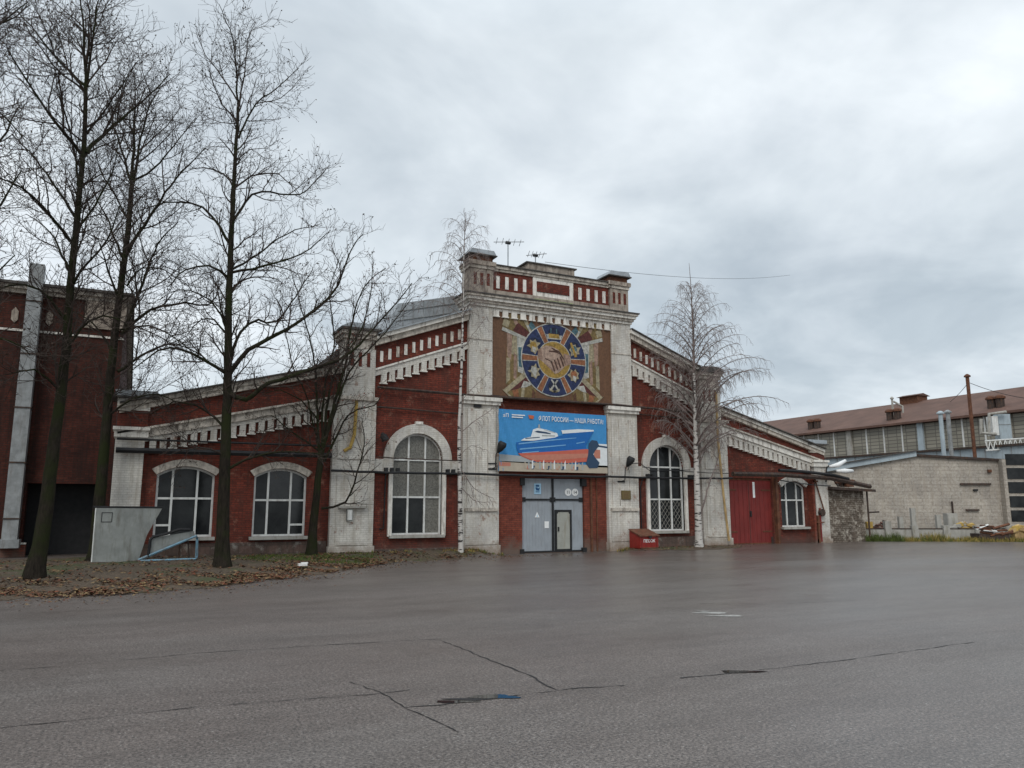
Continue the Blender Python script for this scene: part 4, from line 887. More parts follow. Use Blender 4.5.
def street_lamp(px, py, label, up):
    p = at(px, py, -.6); f = thing('street_lamp', label, 'lamp', (17.15, -.2, 4.2), 'white lamp heads at the right corner of the hall')
    b_ = MB(); a0 = Vector((17.15, -.15, p.z-.6)); b_.tube([a0, a0+Vector((0, -.15, .5)), p+Vector((-.5, 0, -.05))], .035, M['black'], 6); b_.build('arm', f)
    b_ = MB(); b_.tube([p+Vector((-.65, 0, -.1*up)), p, p+Vector((.6, 0, .25*up))], [.07, .14, .09], M['signwhite'], 8); b_.build('lamp_head', f, smooth=True)
street_lamp(838, 465, 'upper white tilted lamp head at the right corner of the hall', 1.); street_lamp(845, 471, 'lower white lamp head at the right corner of the hall', .05)

# ------------------------------------------------------------------ grey block building, low fence
def off(a, b_, w): d = (b_-a); d.z = 0; d.normalize(); return Vector((-d.y, d.x, 0))*w
DW = 53.
A = atd(800, 476, DW); B = atd(914, 456.5, DW); C_ = atd(1012, 462, DW)
gb = thing('block_building', 'pale grey block building with a low gable facing the yard at right', 'building', (B.x, B.y, 0))
t = MB(); nrm = off(A, C_, 14.)
def wall3(mb, pts, depth, mat):
    base = [(p.x, p.y, -.2) for p in (pts[0], pts[-1])]; top = [(p.x, p.y, p.z) for p in pts]
    ring = [base[0], base[1]]+top[::-1]; back = [(x+depth.x, y+depth.y, z) for x, y, z in ring]; n = len(ring)
    mb.add(ring+back, [tuple(range(n)), tuple(range(2*n-1, n-1, -1))]+[(i, (i+1) % n, (i+1) % n+n, i+n) for i in range(n)], mat)
AC = (C_-A); B2 = A+AC*((B-A).dot(AC)/AC.dot(AC)); B2.z = B.z
wall3(t, [A, B2, C_], nrm, M['block'])
for px in (943,):
    p_ = A+AC*.62; 
t.build('wall', gb)
t = MB(); nn = -nrm.normalized()
def strip(mb, a, b_, z0, z1, w, mat, fwd=.1):
    a2 = a+nn*fwd; b2 = b_+nn*fwd; mb.obox(a2, b2, w, a.z+z0, a.z+z1, mat, b_.z+z0, b_.z+z1)
strip(t, A, B2, .0, .35, .5, M['bluegrey'], .25); strip(t, A, B2, .353, .42, .7, M['roof'], .4)
t.build('fascia', gb)
t = MB(); strip(t, B2, C_+(C_-B2)*.02, .003, .16, 1., M['rustdark'], .2); t.build('roof_edge', gb)
t = MB()
for px, py, w_, h_, mt in ((976, 484, 2.1, .12, 'rustdark'), (976, 490, .3, .12, 'black'), (1006, 492, .15, .15, 'black'), (990, 471, .25, .2, 'rust'), (973, 510, .9, .1, 'rustdark'), (953, 508, .08, .9, 'rustdark')):
    p_ = atd(px, py, DW-.15); t = MB(); t.obox(p_-RT*w_/2, p_+RT*w_/2, .1, p_.z-h_/2, p_.z+h_/2, M[mt]); t.build('wall_bracket', gb)
t = MB(); a = atd(920, 513, DW-.1); b2 = atd(950, 513, DW-.1)
t.build('x') if 0 else None
# windowed annexe at the far right edge
an = thing('window_block', 'grey block with dark glazed strips at the right edge of the photo', 'building', tuple(atd(1030, 540, 52)))
a = atd(1010, 540, 52.5); b2 = atd(1075, 540, 52.5); d_ = off(a, b2, 8.)
t = MB(); t.obox(a, b2, 8, -.2, 5.3, M['block']); t.build('wall', an)
for k in range(5):
    t = MB(); t.obox(a+RT*.25-Vector((fx, fy, 0))*.05, b2-Vector((fx, fy, 0))*.05, .08, 1.1+k*.95, 1.85+k*.95, M['glass']); t.build('window', an)
# low fence
DF = 45.2
a = atd(866, 541, DF); b2 = atd(1080, 541, DF)
fn = thing('low_wall', 'low pale concrete wall of panels along the weeds at right', 'wall', (a.x, a.y, .12))
t = MB(); t.obox(a, b2, .12, .05, .78, M['concrete']); t.obox(a-Vector((fx, fy, 0))*.02, b2-Vector((fx, fy, 0))*.02, .16, .783, .84, M['rustdark']); t.build('panel', fn)
for i, px in enumerate((889.5, 916.5, 948, 980, 1011)):
    for_ = (2.15, 1.5)[i % 2]
    p_ = atd(px, 541, DF-.15); t = MB(); t.obox(p_-RT*.18, p_+RT*.18, .3, .05, 1.0 if px != 889.5 else 1.25, M['concrete']); t.build('post', fn)
for i, (px, z) in enumerate(((916, 2.0), (903, 1.5), (941, 1.6))):
    p_ = atd(px, 541, DF+.4); t = MB(); t.obox(p_-RT*.13, p_+RT*.13, .22, .1, z, M['concrete']); tag(t.build('concrete_post'), ['pale upright concrete post second behind the low wall', 'leftmost pale upright concrete post behind the low wall', 'rightmost pale upright concrete post behind the low wall'][i], 'post', 'upright posts behind the low wall')
# odds and ends over the fence
def obj_at(name, px, py, w_, h_, D, mats, label, cat, shape='box'):
    p_ = atd(px, py, D); t = MB(); 
    if shape == 'pile':
        t.obox(p_-RT*w_/2, p_+RT*w_/2, 1.2, .1, p_.z-h_*.2, M[mats[-1]])
        for k in range(14):
            c_ = p_+RT*random.uniform(-w_/2, w_/2)+Vector((0, 0, random.uniform(-h_/2, h_/2)*.8)); d_ = (RT*random.uniform(.6, 1)+Vector((0, 0, random.uniform(-.3, .3))))*w_*.3
            t.tube([c_-d_, c_+d_], random.uniform(.04, .08), M[random.choice(mats)], 4)
    elif shape == 'heap':
        n = 16; 
        for k in range(18):
            u = random.uniform(-1, 1); c_ = p_+RT*(u*w_/2)+Vector((0, 0, (1-abs(u))*h_*.5-h_*.3)); s_ = random.uniform(.15, .35)
            t.tube([c_-RT*s_, c_, c_+RT*s_+Vector((0, 0, random.uniform(-.2, .1)))], [.04, s_*.5, .03], M[random.choice(mats)], 5)
        t.obox(p_-RT*w_*.4, p_+RT*w_*.4, .8, .1, p_.z-h_*.2, M[mats[0]])
    else: 
        t.obox(p_-RT*w_/2, p_+RT*w_/2, .5, .1, p_.z+h_/2, M[mats[0]]); t.obox(p_-RT*w_*.45-Vector((fx, fy, 0))*.03, p_+RT*w_*.45, .4, .3, p_.z+h_/2-.08, M[mats[0]])
    return tag(t.build(name), label, cat)
obj_at('yellow_crate', 870, 526, .35, .5, DF+.8, ['yellow'], 'small yellow box behind the low wall beside the rubble shed', 'box')
obj_at('timber_stack', 880, 526, .9, .6, DF+1.0, ['timber', 'rustdark'], 'dark stack of beams behind the low wall beside the yellow box', 'timber', 'pile')
obj_at('white_box', 953, 521, .6, .9, DF+.9, ['concrete'], 'pale box standing behind the low wall next to the sandy heap', 'box')
obj_at('rubble_heap', 966, 525, 1.6, .7, DF+.6, ['yellow', 'concrete', 'ochrepipe'], 'yellowish heap of rubble behind the low wall beside the pale box', 'rubble', 'heap')
obj_at('rusty_scrap_stack', 994, 531, 1.7, .75, DF-.9, ['rust', 'rust', 'frame', 'rustdark'], 'rust red pile of scrap in front of the low wall at right', 'scrap', 'pile')
obj_at('yellow_barrier', 1019, 528, .7, .6, DF-.5, ['ochrepipe', 'yellow'], 'ochre heap at the right edge beside the rusty scrap', 'rubble', 'heap')
# weeds
g = MB()
for k in range(520):
    px = random.uniform(866, 1040); p_ = atd(px, 541, DF-.2-random.random()*1.1); hh = random.uniform(.12, .5)*(1.2 if (925 < px < 945 or px < 900) else .7)
    mt = M['grass'] if (px < 905 or random.random() < .35) else M['drygrass']
    blades(g, p_.x, p_.y, .1, .22, 12, hh, mt)
g.build('weeds', kind='stuff', label='green and yellow weeds along the foot of the low wall')
# ------------------------------------------------------------------ factory far right
XF = 65.
fc = thing('factory_hall', 'long factory hall with rust brown roof and glazed strip far at right', 'building', (XF, 30, 0))
def sY(px):   # y on plane x = XF
    d = _ray(px, 430); t_ = (XF-CAM.x)/d.x; return CAM.y+d.y*t_
ze = 12.05; y0_, y1_ = -12., 70.
t = MB(); t.box(XF, XF+.5, y0_, y1_, -.2, 8.0, M['concrete']); t.box(XF, XF+24, y1_, y1_+.4, -.2, 12, M['concrete']); t.box(XF, XF+24, y0_-.4, y0_, -.2, 12, M['concrete']); t.box(XF+.2, XF+.5, y0_, y1_, 8.0, ze, M['rustdark']); t.build('wall', fc)
t = MB(); rp_ = at(0, 0, 1)
t.add([(XF-.8, y0_, ze), (XF-.8, y1_+1, ze), (XF+10, y1_+1, ze+3.9), (XF+10, y0_, ze+3.9), (XF+21, y1_+1, ze), (XF+21, y0_, ze),
       (XF-.8, y0_, ze-.25), (XF-.8, y1_+1, ze-.25), (XF+21, y1_+1, ze-.25), (XF+21, y0_, ze-.25)], [(0, 1, 2, 3), (3, 2, 4, 5), (6, 7, 1, 0), (6, 0, 3, 5, 9), (7, 8, 4, 2, 1), (6, 9, 8, 7)], M['rustroof'])
t.build('roof', fc)
m, nt, b = new_mat('old grid glazing'); bt = nt.nodes.new('ShaderNodeTexBrick'); bt.offset = 0.
bt.inputs['Scale'].default_value = 1; bt.inputs['Brick Width'].default_value = 1.25; bt.inputs['Row Height'].default_value = .42; bt.inputs['Mortar Size'].default_value = .045
bt.inputs['Color1'].default_value = (.19, .175, .135, 1); bt.inputs['Color2'].default_value = (.29, .265, .21, 1); bt.inputs['Mortar'].default_value = (.10, .088, .07, 1)
L(nt, brickvec(nt), bt.inputs['Vector']); L(nt, bt.outputs['Color'], b.inputs['Base Color']); b.inputs['Roughness'].default_value = .45; M['oldglass'] = m
k = 0; yy = y0_
while yy < y1_-2.5:
    t = MB(); t.box(XF+.02, XF+.12, yy+.12, yy+2.38, 8.25, ze-.3, M['oldglass']); wo = t.build('window', fc)
    t = MB(); t.box(XF-.03, XF+.14, yy-.09, yy+.09, 8.0, ze-.2, M['frame'] if k % 4 else M['concrete']); t.build('mullion', fc)
    if k % 4 == 0:
        t = MB(); t.box(XF-.25, XF+.1, yy-.35, yy+.35, 8., ze-.1, M['concrete'] if k % 8 else M['bluegrey']); t.build('pier', fc)
    yy += 2.5; k += 1
t = MB(); t.box(XF-.15, XF+.2, y0_, y1_, 7.85, 8.24, M['rust']); t.build('sill', fc)
def vent(px, py, lab):
    # squat vents sit on the roof slope
    D = None; d = _ray(px, py); xx = XF+1.2; t_ = (xx-CAM.x)/d.x; p_ = CAM+d*t_; zr_ = ze+3.9*(xx-XF+.8)/10.8
    f = tag_thing = thing('roof_vent', lab, 'vent', (xx, p_.y, zr_), 'squat rusty vents on the factory roof')
    t = MB(); t.tube([(0, 0, -.3), (0, 0, .9)], .42, M['rustdark'], 10); t.build('stack', f, local=True)
    t = MB(); t.tube([(0, 0, .9), (0, 0, 1.1), (0, 0, 1.3)], [.56, .56, .3], M['rust'], 10); t.build('cap', f, local=True)
for px, lab in ((810, 'leftmost squat rusty vent on the far factory roof'), (816.5, 'second squat rusty vent from the left on the factory roof'), (889.5, 'third squat rusty vent below the pale twin pipe'), (897, 'fourth squat rusty vent right of the pale twin pipe'), (992, 'squat rusty vent left of the last one on the roof at right'), (1001, 'rightmost squat rusty vent on the factory roof')):
    vent(px, 410, lab)
t = MB(); 
d = _ray(914, 408); t_ = (XF+10-CAM.x)/d.x; p_ = CAM+d*t_
t.box(XF+9, XF+11, p_.y-1.3, p_.y+1.3, ze+3.3, ze+4.5, M['rust']); t.add([(XF+8.6, p_.y-1.5, ze+4.5), (XF+8.6, p_.y+1.5, ze+4.5), (XF+11.4, p_.y+1.5, ze+4.5), (XF+11.4, p_.y-1.5, ze+4.5), (XF+10, p_.y-1.5, ze+4.85), (XF+10, p_.y+1.5, ze+4.85)], [(0, 1, 5, 4), (2, 3, 4, 5), (0, 4, 3), (1, 2, 5), (0, 3, 2, 1)], M['rustroof'])
t.build('ridge_lantern', fc)
def stackpipe(px, pyb, pyt, D, r, mt, name, lab, cat='pipe', twin=False):
    a = atd(px, pyb, D); zt = atd(px, pyt, D).z; t = MB(); t.tube([(a.x, a.y, a.z-1), (a.x, a.y, zt)], r, M[mt], 10)
    t.tube([(a.x, a.y, zt), (a.x, a.y, zt+.12), (a.x, a.y, zt+.3)], [r*1.8, r*1.8, r*.5], M[mt], 10)
    if twin: t.tube([(a.x+.8, a.y-.8, a.z-1), (a.x+.8, a.y-.8, zt-1.0), (a.x+.1, a.y-.1, zt-.3)], r, M[mt], 10)
    return tag(t.build(name), lab, cat)
stackpipe(974, 447, 377, 74, .17, 'rust', 'chimney_pipe', 'tall thin rusty chimney pipe in front of the factory', 'chimney')
stackpipe(893, 412, 399, 96, .13, 'concrete', 'twin_pipe', 'pale twin vent pipe rising over the factory roof', 'pipe', True)
stackpipe(943.5, 449, 414, 74, .2, 'bluegrey', 'flue_pipe', 'left one of two blue grey flue pipes before the factory windows'); stackpipe(951, 449, 413, 74.6, .2, 'duct', 'flue_pipe', 'right one of two blue grey flue pipes before the factory windows')
# white ducts and box
p_ = atd(1000, 428, 74); t = MB(); q0 = p_-RT*1.
t.tube([atd(981, 419, 74), atd(981, 433, 74), atd(996, 434, 74)], .16, M['concrete'], 8); t.tube([atd(989, 433, 74), atd(989, 414, 74), atd(1006, 412, 74)], .15, M['concrete'], 8); t.obox(atd(993, 430, 74), atd(999, 430, 74), .9, atd(993, 430, 74).z-.5, atd(993, 416, 74).z, M['frame'])
tag(t.build('white_ducts'), 'white air ducts and unit before the factory windows at right', 'duct')
t = MB(); a = atd(1000, 434, 74.5); b2 = atd(1012, 434, 74.5); t.obox(a, b2, .8, a.z-.6, atd(1000, 414, 74.5).z, M['bluegrey']); t.obox(a-Vector((fx, fy, 0))*.03, b2-Vector((fx, fy, 0))*.03, .8, a.z+.9, a.z+.97, M['duct']); tag(t.build('grey_cabinet'), 'blue grey cabinet beside the white ducts at the factory', 'cabinet')
t = MB(); a = atd(985, 441, 73); b2 = atd(1060, 436, 73)
t.tube([a, b2], .08, M['frame'], 5); t.tube([a-Vector((0, 0, .9)), b2-Vector((0, 0, .9))], .08, M['frame'], 5)
for k in range(16): u = a.lerp(b2, k/15); v_ = a.lerp(b2, (k+.5)/15)-Vector((0, 0, .9)); t.tube([u, v_], .05, M['frame'], 4); t.tube([v_, a.lerp(b2, min(1, (k+1)/15))], .05, M['frame'], 4)
tag(t.build('lattice_rail'), 'white lattice truss below the ducts at the factory', 'truss')
# annexe with blue grey fascia
ax = thing('factory_annexe', 'low annexe with blue grey fascia in front of the factory hall', 'building', (58, 15, 0))
t = MB(); t.box(57.2, 64.9, -12, 48, -.2, 6.9, M['concrete']); t.build('wall', ax)
t = MB(); t.box(56.7, 57.2, -12, 48.2, 6.6, 7.75, M['bluegrey'])
for k in range(24): t.box(56.66, 56.7, -12+k*2.5, -11.92+k*2.5, 6.6, 7.75, M['duct'])
t.build('fascia', ax)
t = MB(); t.box(56.4, 65, -12.2, 48.4, 7.753, 7.95, M['rustdark']); t.build('roof', ax)
# thin overhead wires
def wire(a, b_, s, r, lab): m_ = MB(); m_.tube([a.lerp(b_, i/24)-Vector((0, 0, s*4*(i/24)*(1-i/24))) for i in range(25)], r, M['black'], 4); tag(m_.build('overhead_wire'), lab, 'wire')
wire(at(545, 262, 1), at(790, 275, 25), .6, .012, 'thin overhead wire leading right from the parapet')
wire(atd(970, 383, 74), atd(1060, 400, 74), .5, .03, 'guy wire on the right of the rusty chimney pipe'); wire(atd(968, 383, 74), atd(950, 402, 74), .1, .03, 'guy wire on the left of the rusty chimney pipe')

# ------------------------------------------------------------------ TREES
def smooth_path(P_, step=.35, jit=.0):
    out = []
    n = len(P_)
    for i in range(n-1):
        p0, p1, p2, p3 = P_[max(i-1, 0)], P_[i], P_[i+1], P_[min(i+2, n-1)]
        k = max(2, int((p2-p1).length/step))
        for j in range(k):
            t = j/k
            q_ = .5*((2*p1)+(p2-p0)*t+(2*p0-5*p1+4*p2-p3)*t*t+(3*p1-p0-3*p2+p3)*t*t*t)
            if jit: q_ = q_+Vector((random.uniform(-jit, jit), random.uniform(-jit, jit), random.uniform(-jit, jit)))
            out.append(q_)
    out.append(P_[-1]); return out
class Tree:
    def __init__(s, name, label, base, cat='tree', up=.25, droop=0., bud=None, budn=.5, dens=1., twigm='twig', barkm='bark', minr=.006, kidang=(30, 60), group=None):
        s.root = thing(name, label, cat, tuple(base), group); s.tr = MB(); s.cr = MB(); s.up = up; s.droop = droop; s.bud = bud; s.budn = budn; s.dens = dens
        s.tm = M[twigm]; s.bm = M[barkm]; s.minr = minr; s.ka = kidang; s.count = 0; s.bt = 'crown'
    def limb(s, path, r0, r1, level=1, trunk=False, kids=True, start=.15, klen=1.):
        n = len(path); rs = [r0+(r1-r0)*(i/(n-1))**.9 for i in range(n)]
        sides = 12 if r0 > .12 else (7 if r0 > .04 else 5)
        (s.tr if trunk else s.cr).tube(path, rs, s.bm if (trunk or r0 > .035) and s.bm is not M['birch'] else s.tm, sides, cap=False)
        if kids: s.kids(path, rs, level, start, klen)
    def kids(s, path, rs, level, start=.15, klen=1.):
        if level > 4: return
        Ls = [0]
        for a, b_ in zip(path, path[1:]): Ls.append(Ls[-1]+(b_-a).length)
        T = Ls[-1]; sp = {1: .30, 2: .20, 3: .16, 4: .2}[level]/s.dens
        d = T*start+random.random()*sp; i = 0; ang0 = random.random()*6.28
        while d < T:
            while i < len(Ls)-2 and Ls[i+1] < d: i += 1
            f_ = (d-Ls[i])/max(1e-6, Ls[i+1]-Ls[i]); p = path[i].lerp(path[i+1], f_); dr = (path[i+1]-path[i]).normalized(); rr = rs[i]
            t = d/T
            ln_ = {1: 1.9, 2: 1.15, 3: .6, 4: .3}[level]*random.uniform(.45, 1.25)*klen*(1.1-.55*t)
            ln_ = min(ln_, T*.7+.3)
            s.grow(p, dr, ln_, min(rr*.6, {1: .03, 2: .014, 3: .008, 4: .006}[level]), level+1, ang0, klen)
            ang0 += 2.4+random.uniform(-.5, .5); d += sp*random.uniform(.5, 1.5)
    def grow(s, p, pd, ln_, r, level, az, klen):
        ref = Vector((0, 0, 1)) if abs(pd.z) < .9 else Vector((1, 0, 0)); a = pd.cross(ref).normalized(); b_ = pd.cross(a)
        th = math.radians(random.uniform(*s.ka)); d = pd*math.cos(th)+(a*math.cos(az)+b_*math.sin(az))*math.sin(th)
        d.normalize(); n = 5 if level <= 3 else (4 if level == 4 else 3); path = [p.copy()]; q_ = p.copy()
        for i in range(n):
            d = d+Vector((random.gauss(0, .16), random.gauss(0, .16), random.gauss(0, .13)+s.up*.35-s.droop*(i+1)*.22*(level >= 3)))
            d.normalize(); q_ = q_+d*(ln_/n); path.append(q_.copy())
        r = max(r, s.minr); rs = [r+(max(s.minr*.6, r*.3)-r)*i/n for i in range(n+1)]
        s.cr.tube(path, rs, s.tm, 3 if r < .012 else 4, cap=False); s.count += 1
        if level < s.maxlev: s.kids(path, rs, level, .1, klen)
        if s.bud and level >= 4 and random.random() < s.budn:
            for k in range(random.choice((1, 1, 2))):
                c_ = path[-1-k] ; sz = random.uniform(.02, .045); t = Vector((random.uniform(-1, 1), random.uniform(-1, 1), random.uniform(-1, .3))).normalized()*sz; u = t.cross(Vector((random.random(), random.random(), random.random()))).normalized()*sz*.6
                s.cr.add([c_, c_+t+u, c_+t*2, c_+t-u], [(0, 1, 2, 3)], M[s.bud])
    maxlev = 4
    def done(s):
        s.tr.build('trunk', s.root, smooth=True); s.cr.build('crown', s.root, smooth=False)
def px_path(pts, y, slope, step=.35, jit=.02):
    n = len(pts); P_ = [at(p[0], p[1], y+slope*i/(max(1, n-1))) for i, p in enumerate(pts)]
    return smooth_path(P_, step, jit)
# limbs: list of (pixel polyline, start radius, end radius, depth drift)
def plant(T, y, trunk, r0, r1, limbs, base_flare=True, kids_trunk=.55, klen=1., kl_trunk=1.):
    tp = px_path(trunk, y, 0, .4, .012)
    n = len(tp); rs = [r0+(r1-r0)*(i/(n-1))**.62 for i in range(n)]
    if base_flare: rs[0] *= 1.5; rs[1] *= 1.18
    tp[0] = tp[0]-Vector((0, 0, .15))
    T.tr.tube(tp, rs, T.bm, 14, cap=False)
    T.kids(tp, rs, 1, kids_trunk, kl_trunk)
    for pts, a, b_, dy in limbs:
        T.limb(px_path(pts, y, dy, .3, .025), a, b_, 1, klen=klen)
# tree 1
y = -6.6; T = Tree('linden_tree', 'tallest bare tree at the far left with mossy leaning trunk', atz(33, 580, .15), bud='seed', budn=.30, dens=1.0)
plant(T, y, [(33, 581), (44, 520), (56, 430), (66, 350), (72, 270), (80, 190), (85, 130), (86, 85)], .225, .05, [
 ([(86, 85), (84, 40), (81, 5), (79, -25)], .05, .012, .3), ([(86, 85), (94, 35), (98, 5), (102, -15)], .045, .012, -.5), ([(86, 85), (88, 45), (90, 0)], .04, .01, .8),
 ([(85, 86), (60, 62), (32, 27), (17, 11)], .045, .012, 1.), ([(85, 92), (52, 64), (24, 22)], .035, .01, -1.), ([(87, 82), (106, 60), (119, 38)], .03, .01, 1.2),
 ([(81, 154), (60, 128), (35, 92), (14, 60), (6, 44)], .05, .012, -1.5), ([(86, 152), (102, 136), (130, 112), (170, 74)], .06, .012, 1.), ([(87, 134), (106, 108), (122, 84), (136, 62)], .04, .01, -1.),
 ([(78, 185), (74, 150), (60, 95), (52, 62)], .04, .01, 1.), ([(75, 216), (52, 182), (30, 152), (12, 135)], .045, .012, 1.5), ([(71, 242), (42, 206), (12, 182), (-15, 178)], .05, .014, -1.8),
 ([(68, 268), (50, 232), (26, 214)], .04, .01, 1.5), ([(70, 290), (88, 262), (108, 240), (120, 205)], .045, .012, -1.2), ([(76, 230), (95, 205), (112, 170), (118, 140)], .04, .01, -.8), ([(67, 320), (40, 290), (10, 285), (-15, 300)], .045, .012, -1.),
 ([(64, 350), (90, 320), (115, 318), (140, 335)], .04, .012, -1.5), ([(60, 390), (35, 370), (5, 375)], .04, .012, -1.), ([(72, 262), (84, 236), (88, 210)], .03, .01, 1), ([(80, 190), (100, 175), (120, 178), (140, 200)], .03, .01, 1.2)], kids_trunk=.35, klen=.98)
T.done(); print('t1', T.count)
y = -.9; T = Tree('linden_tree', 'bare tree behind the grey panel with leaning dark trunk', atz(92, 560, .22), bud='seed', budn=.25, dens=.95)
plant(T, y, [(96, 560), (98, 520), (105, 440), (113, 350), (121, 285), (128, 230), (132, 185)], .235, .08, [
 ([(132, 185), (134, 140), (135, 100), (134, 72)], .07, .014, .3), ([(134, 183), (140, 140), (150, 105), (160, 88)], .06, .014, -.8), ([(131, 185), (122, 150), (112, 120), (108, 100)], .05, .014, .8),
 ([(133, 182), (155, 168), (178, 140), (196, 118)], .045, .012, 1.), ([(125, 256), (150, 216), (176, 178), (206, 148)], .07, .014, -1.), ([(124, 330), (140, 290), (158, 245), (178, 222)], .07, .016, 1.),
 ([(121, 335), (150, 310), (185, 303), (210, 304), (222, 282)], .07, .016, -1.2), ([(127, 285), (142, 268), (165, 270), (185, 285)], .04, .012, 1.2), ([(118, 372), (148, 352), (176, 344), (203, 356)], .06, .014, 1.), ([(120, 330), (148, 326), (172, 336), (192, 352)], .045, .012, -1.),
 ([(122, 258), (106, 216), (92, 190)], .05, .012, 1.), ([(119, 300), (108, 270), (98, 238)], .05, .012, -1.), ([(112, 350), (90, 320), (70, 310)], .05, .012, .8), ([(129, 222), (118, 200), (100, 170), (95, 150)], .04, .012, 1.2), ([(104, 420), (130, 400), (160, 395), (185, 410)], .045, .012, -1.)], kids_trunk=.35, klen=1.08)
T.done(); print('t2', T.count)
y = -4.9; T = Tree('linden_tree', 'tall bare tree with green mossy trunk standing between the two left wing windows', atz(222, 569, .14), bud='seed', budn=.30, dens=1.0)
plant(T, y, [(222, 570), (223, 520), (225, 460), (227, 410), (228, 360), (229, 300), (231, 240), (234, 180), (237, 130), (238, 108)], .235, .045, [
 ([(238, 108), (236, 70), (233, 40), (226, 20), (219, 4)], .04, .01, .3), ([(238, 108), (245, 72), (248, 40), (256, 22)], .035, .01, -.6), ([(237, 100), (222, 76), (205, 55), (196, 32)], .03, .01, .8), ([(237, 82), (240, 55), (238, 30)], .025, .008, .6),
 ([(238, 138), (256, 104), (276, 88), (299, 68)], .04, .01, .8), ([(256, 104), (280, 98), (301, 78)], .02, .008, .2), ([(237, 120), (222, 104), (210, 75), (208, 62)], .03, .008, -.8), ([(237, 123), (220, 123), (202, 114)], .02, .008, 1.), ([(236, 162), (250, 150), (270, 148)], .025, .008, -.8),
 ([(234, 188), (224, 174), (205, 168), (188, 169)], .035, .01, .8), ([(235, 188), (252, 176), (278, 174), (300, 195)], .035, .01, -1.), ([(232, 224), (246, 202), (262, 191), (300, 194), (327, 168)], .05, .01, .8),
 ([(230, 245), (212, 216), (192, 203), (166, 203), (136, 212)], .055, .01, 1.), ([(231, 270), (252, 258), (286, 234), (318, 225)], .045, .01, 1.3), ([(231, 272), (266, 266), (302, 254), (331, 230)], .05, .01, -1.3),
 ([(230, 292), (245, 279), (272, 277), (284, 284)], .035, .01, .8), ([(229, 278), (208, 266), (186, 270), (168, 287)], .045, .01, -1.), ([(228, 336), (214, 320), (201, 320), (188, 334)], .04, .012, 1.), ([(227, 374), (204, 360), (180, 349), (158, 351), (130, 372)], .06, .012, -1.2),
 ([(228, 376), (248, 350), (286, 330), (320, 305), (338, 284), (351, 250), (363, 234)], .085, .014, -1.), ([(229, 366), (240, 332), (258, 320), (276, 322), (300, 290), (313, 268)], .06, .012, 1.), ([(228, 392), (246, 400), (262, 386), (300, 373), (345, 356), (380, 322), (412, 283)], .085, .014, -1.8),
 ([(226, 470), (256, 456), (290, 452), (320, 454)], .05, .014, -1.), ([(226, 430), (205, 410), (175, 402), (150, 415)], .05, .012, 1.), ([(228, 330), (210, 300), (180, 290), (160, 300)], .04, .01, 1.3), ([(225, 455), (200, 447), (170, 455)], .035, .01, -1.)], kids_trunk=.3, klen=.78)
T.done(); print('t3', T.count)
y = -.95; T = Tree('multi_stemmed_tree', 'multi stemmed bare tree with reddish withered leaves before the left white pilaster', atz(312, 556, .22), bud='redbud', budn=.5, dens=.78)
plant(T, y, [(311, 557), (314, 520), (318, 480), (322, 448)], .20, .11, [
 ([(320, 462), (317, 405), (314, 360), (302, 310), (290, 268)], .06, .014, .6), ([(323, 450), (335, 402), (345, 366), (351, 328), (363, 288), (386, 268)], .075, .014, -.6), ([(320, 455), (308, 402), (294, 368), (284, 328), (278, 300)], .04, .012, 1.), ([(324, 462), (348, 416), (374, 405), (380, 398)], .055, .014, -.8),
 ([(322, 446), (324, 392), (334, 342), (330, 290), (342, 252)], .05, .012, .8), ([(322, 508), (345, 502), (357, 474), (364, 444), (362, 418)], .05, .012, -.5), ([(328, 432), (350, 372), (384, 334), (412, 298)], .06, .012, -1.), ([(324, 440), (332, 382), (364, 322), (374, 262)], .06, .012, 1.),
 ([(318, 420), (300, 400), (280, 390), (262, 395)], .04, .01, -.8), ([(321, 452), (290, 430), (270, 415), (255, 420)], .04, .01, .5)], kids_trunk=.95, klen=.8)
T.done(); print('t4', T.count)
# tree outside the left edge whose boughs reach in
y = -9.5; T = Tree('linden_tree', 'bare boughs reaching in from a tree beyond the left edge', atz(-70, 600, .1), bud='seed', budn=.25, dens=.9)
plant(T, y, [(-75, 610), (-70, 450), (-62, 300), (-58, 150), (-55, 60)], .28, .08, [
 ([(-58, 150), (-30, 70), (0, 25), (28, 2)], .06, .012, .5), ([(-60, 220), (-30, 170), (0, 140), (20, 105)], .06, .012, .8), ([(-62, 280), (-30, 235), (0, 205), (22, 170)], .06, .012, -.6), ([(-64, 330), (-35, 300), (0, 270), (15, 255)], .05, .012, .8), ([(-58, 140), (-25, 110), (0, 112), (25, 140)], .045, .01, -.8), ([(-56, 80), (-30, 30), (5, 22), (30, 5)], .045, .01, .9), ([(-66, 380), (-30, 340), (10, 340), (30, 355)], .05, .012, .6)], kids_trunk=.5)
T.done(); print('t5', T.count)
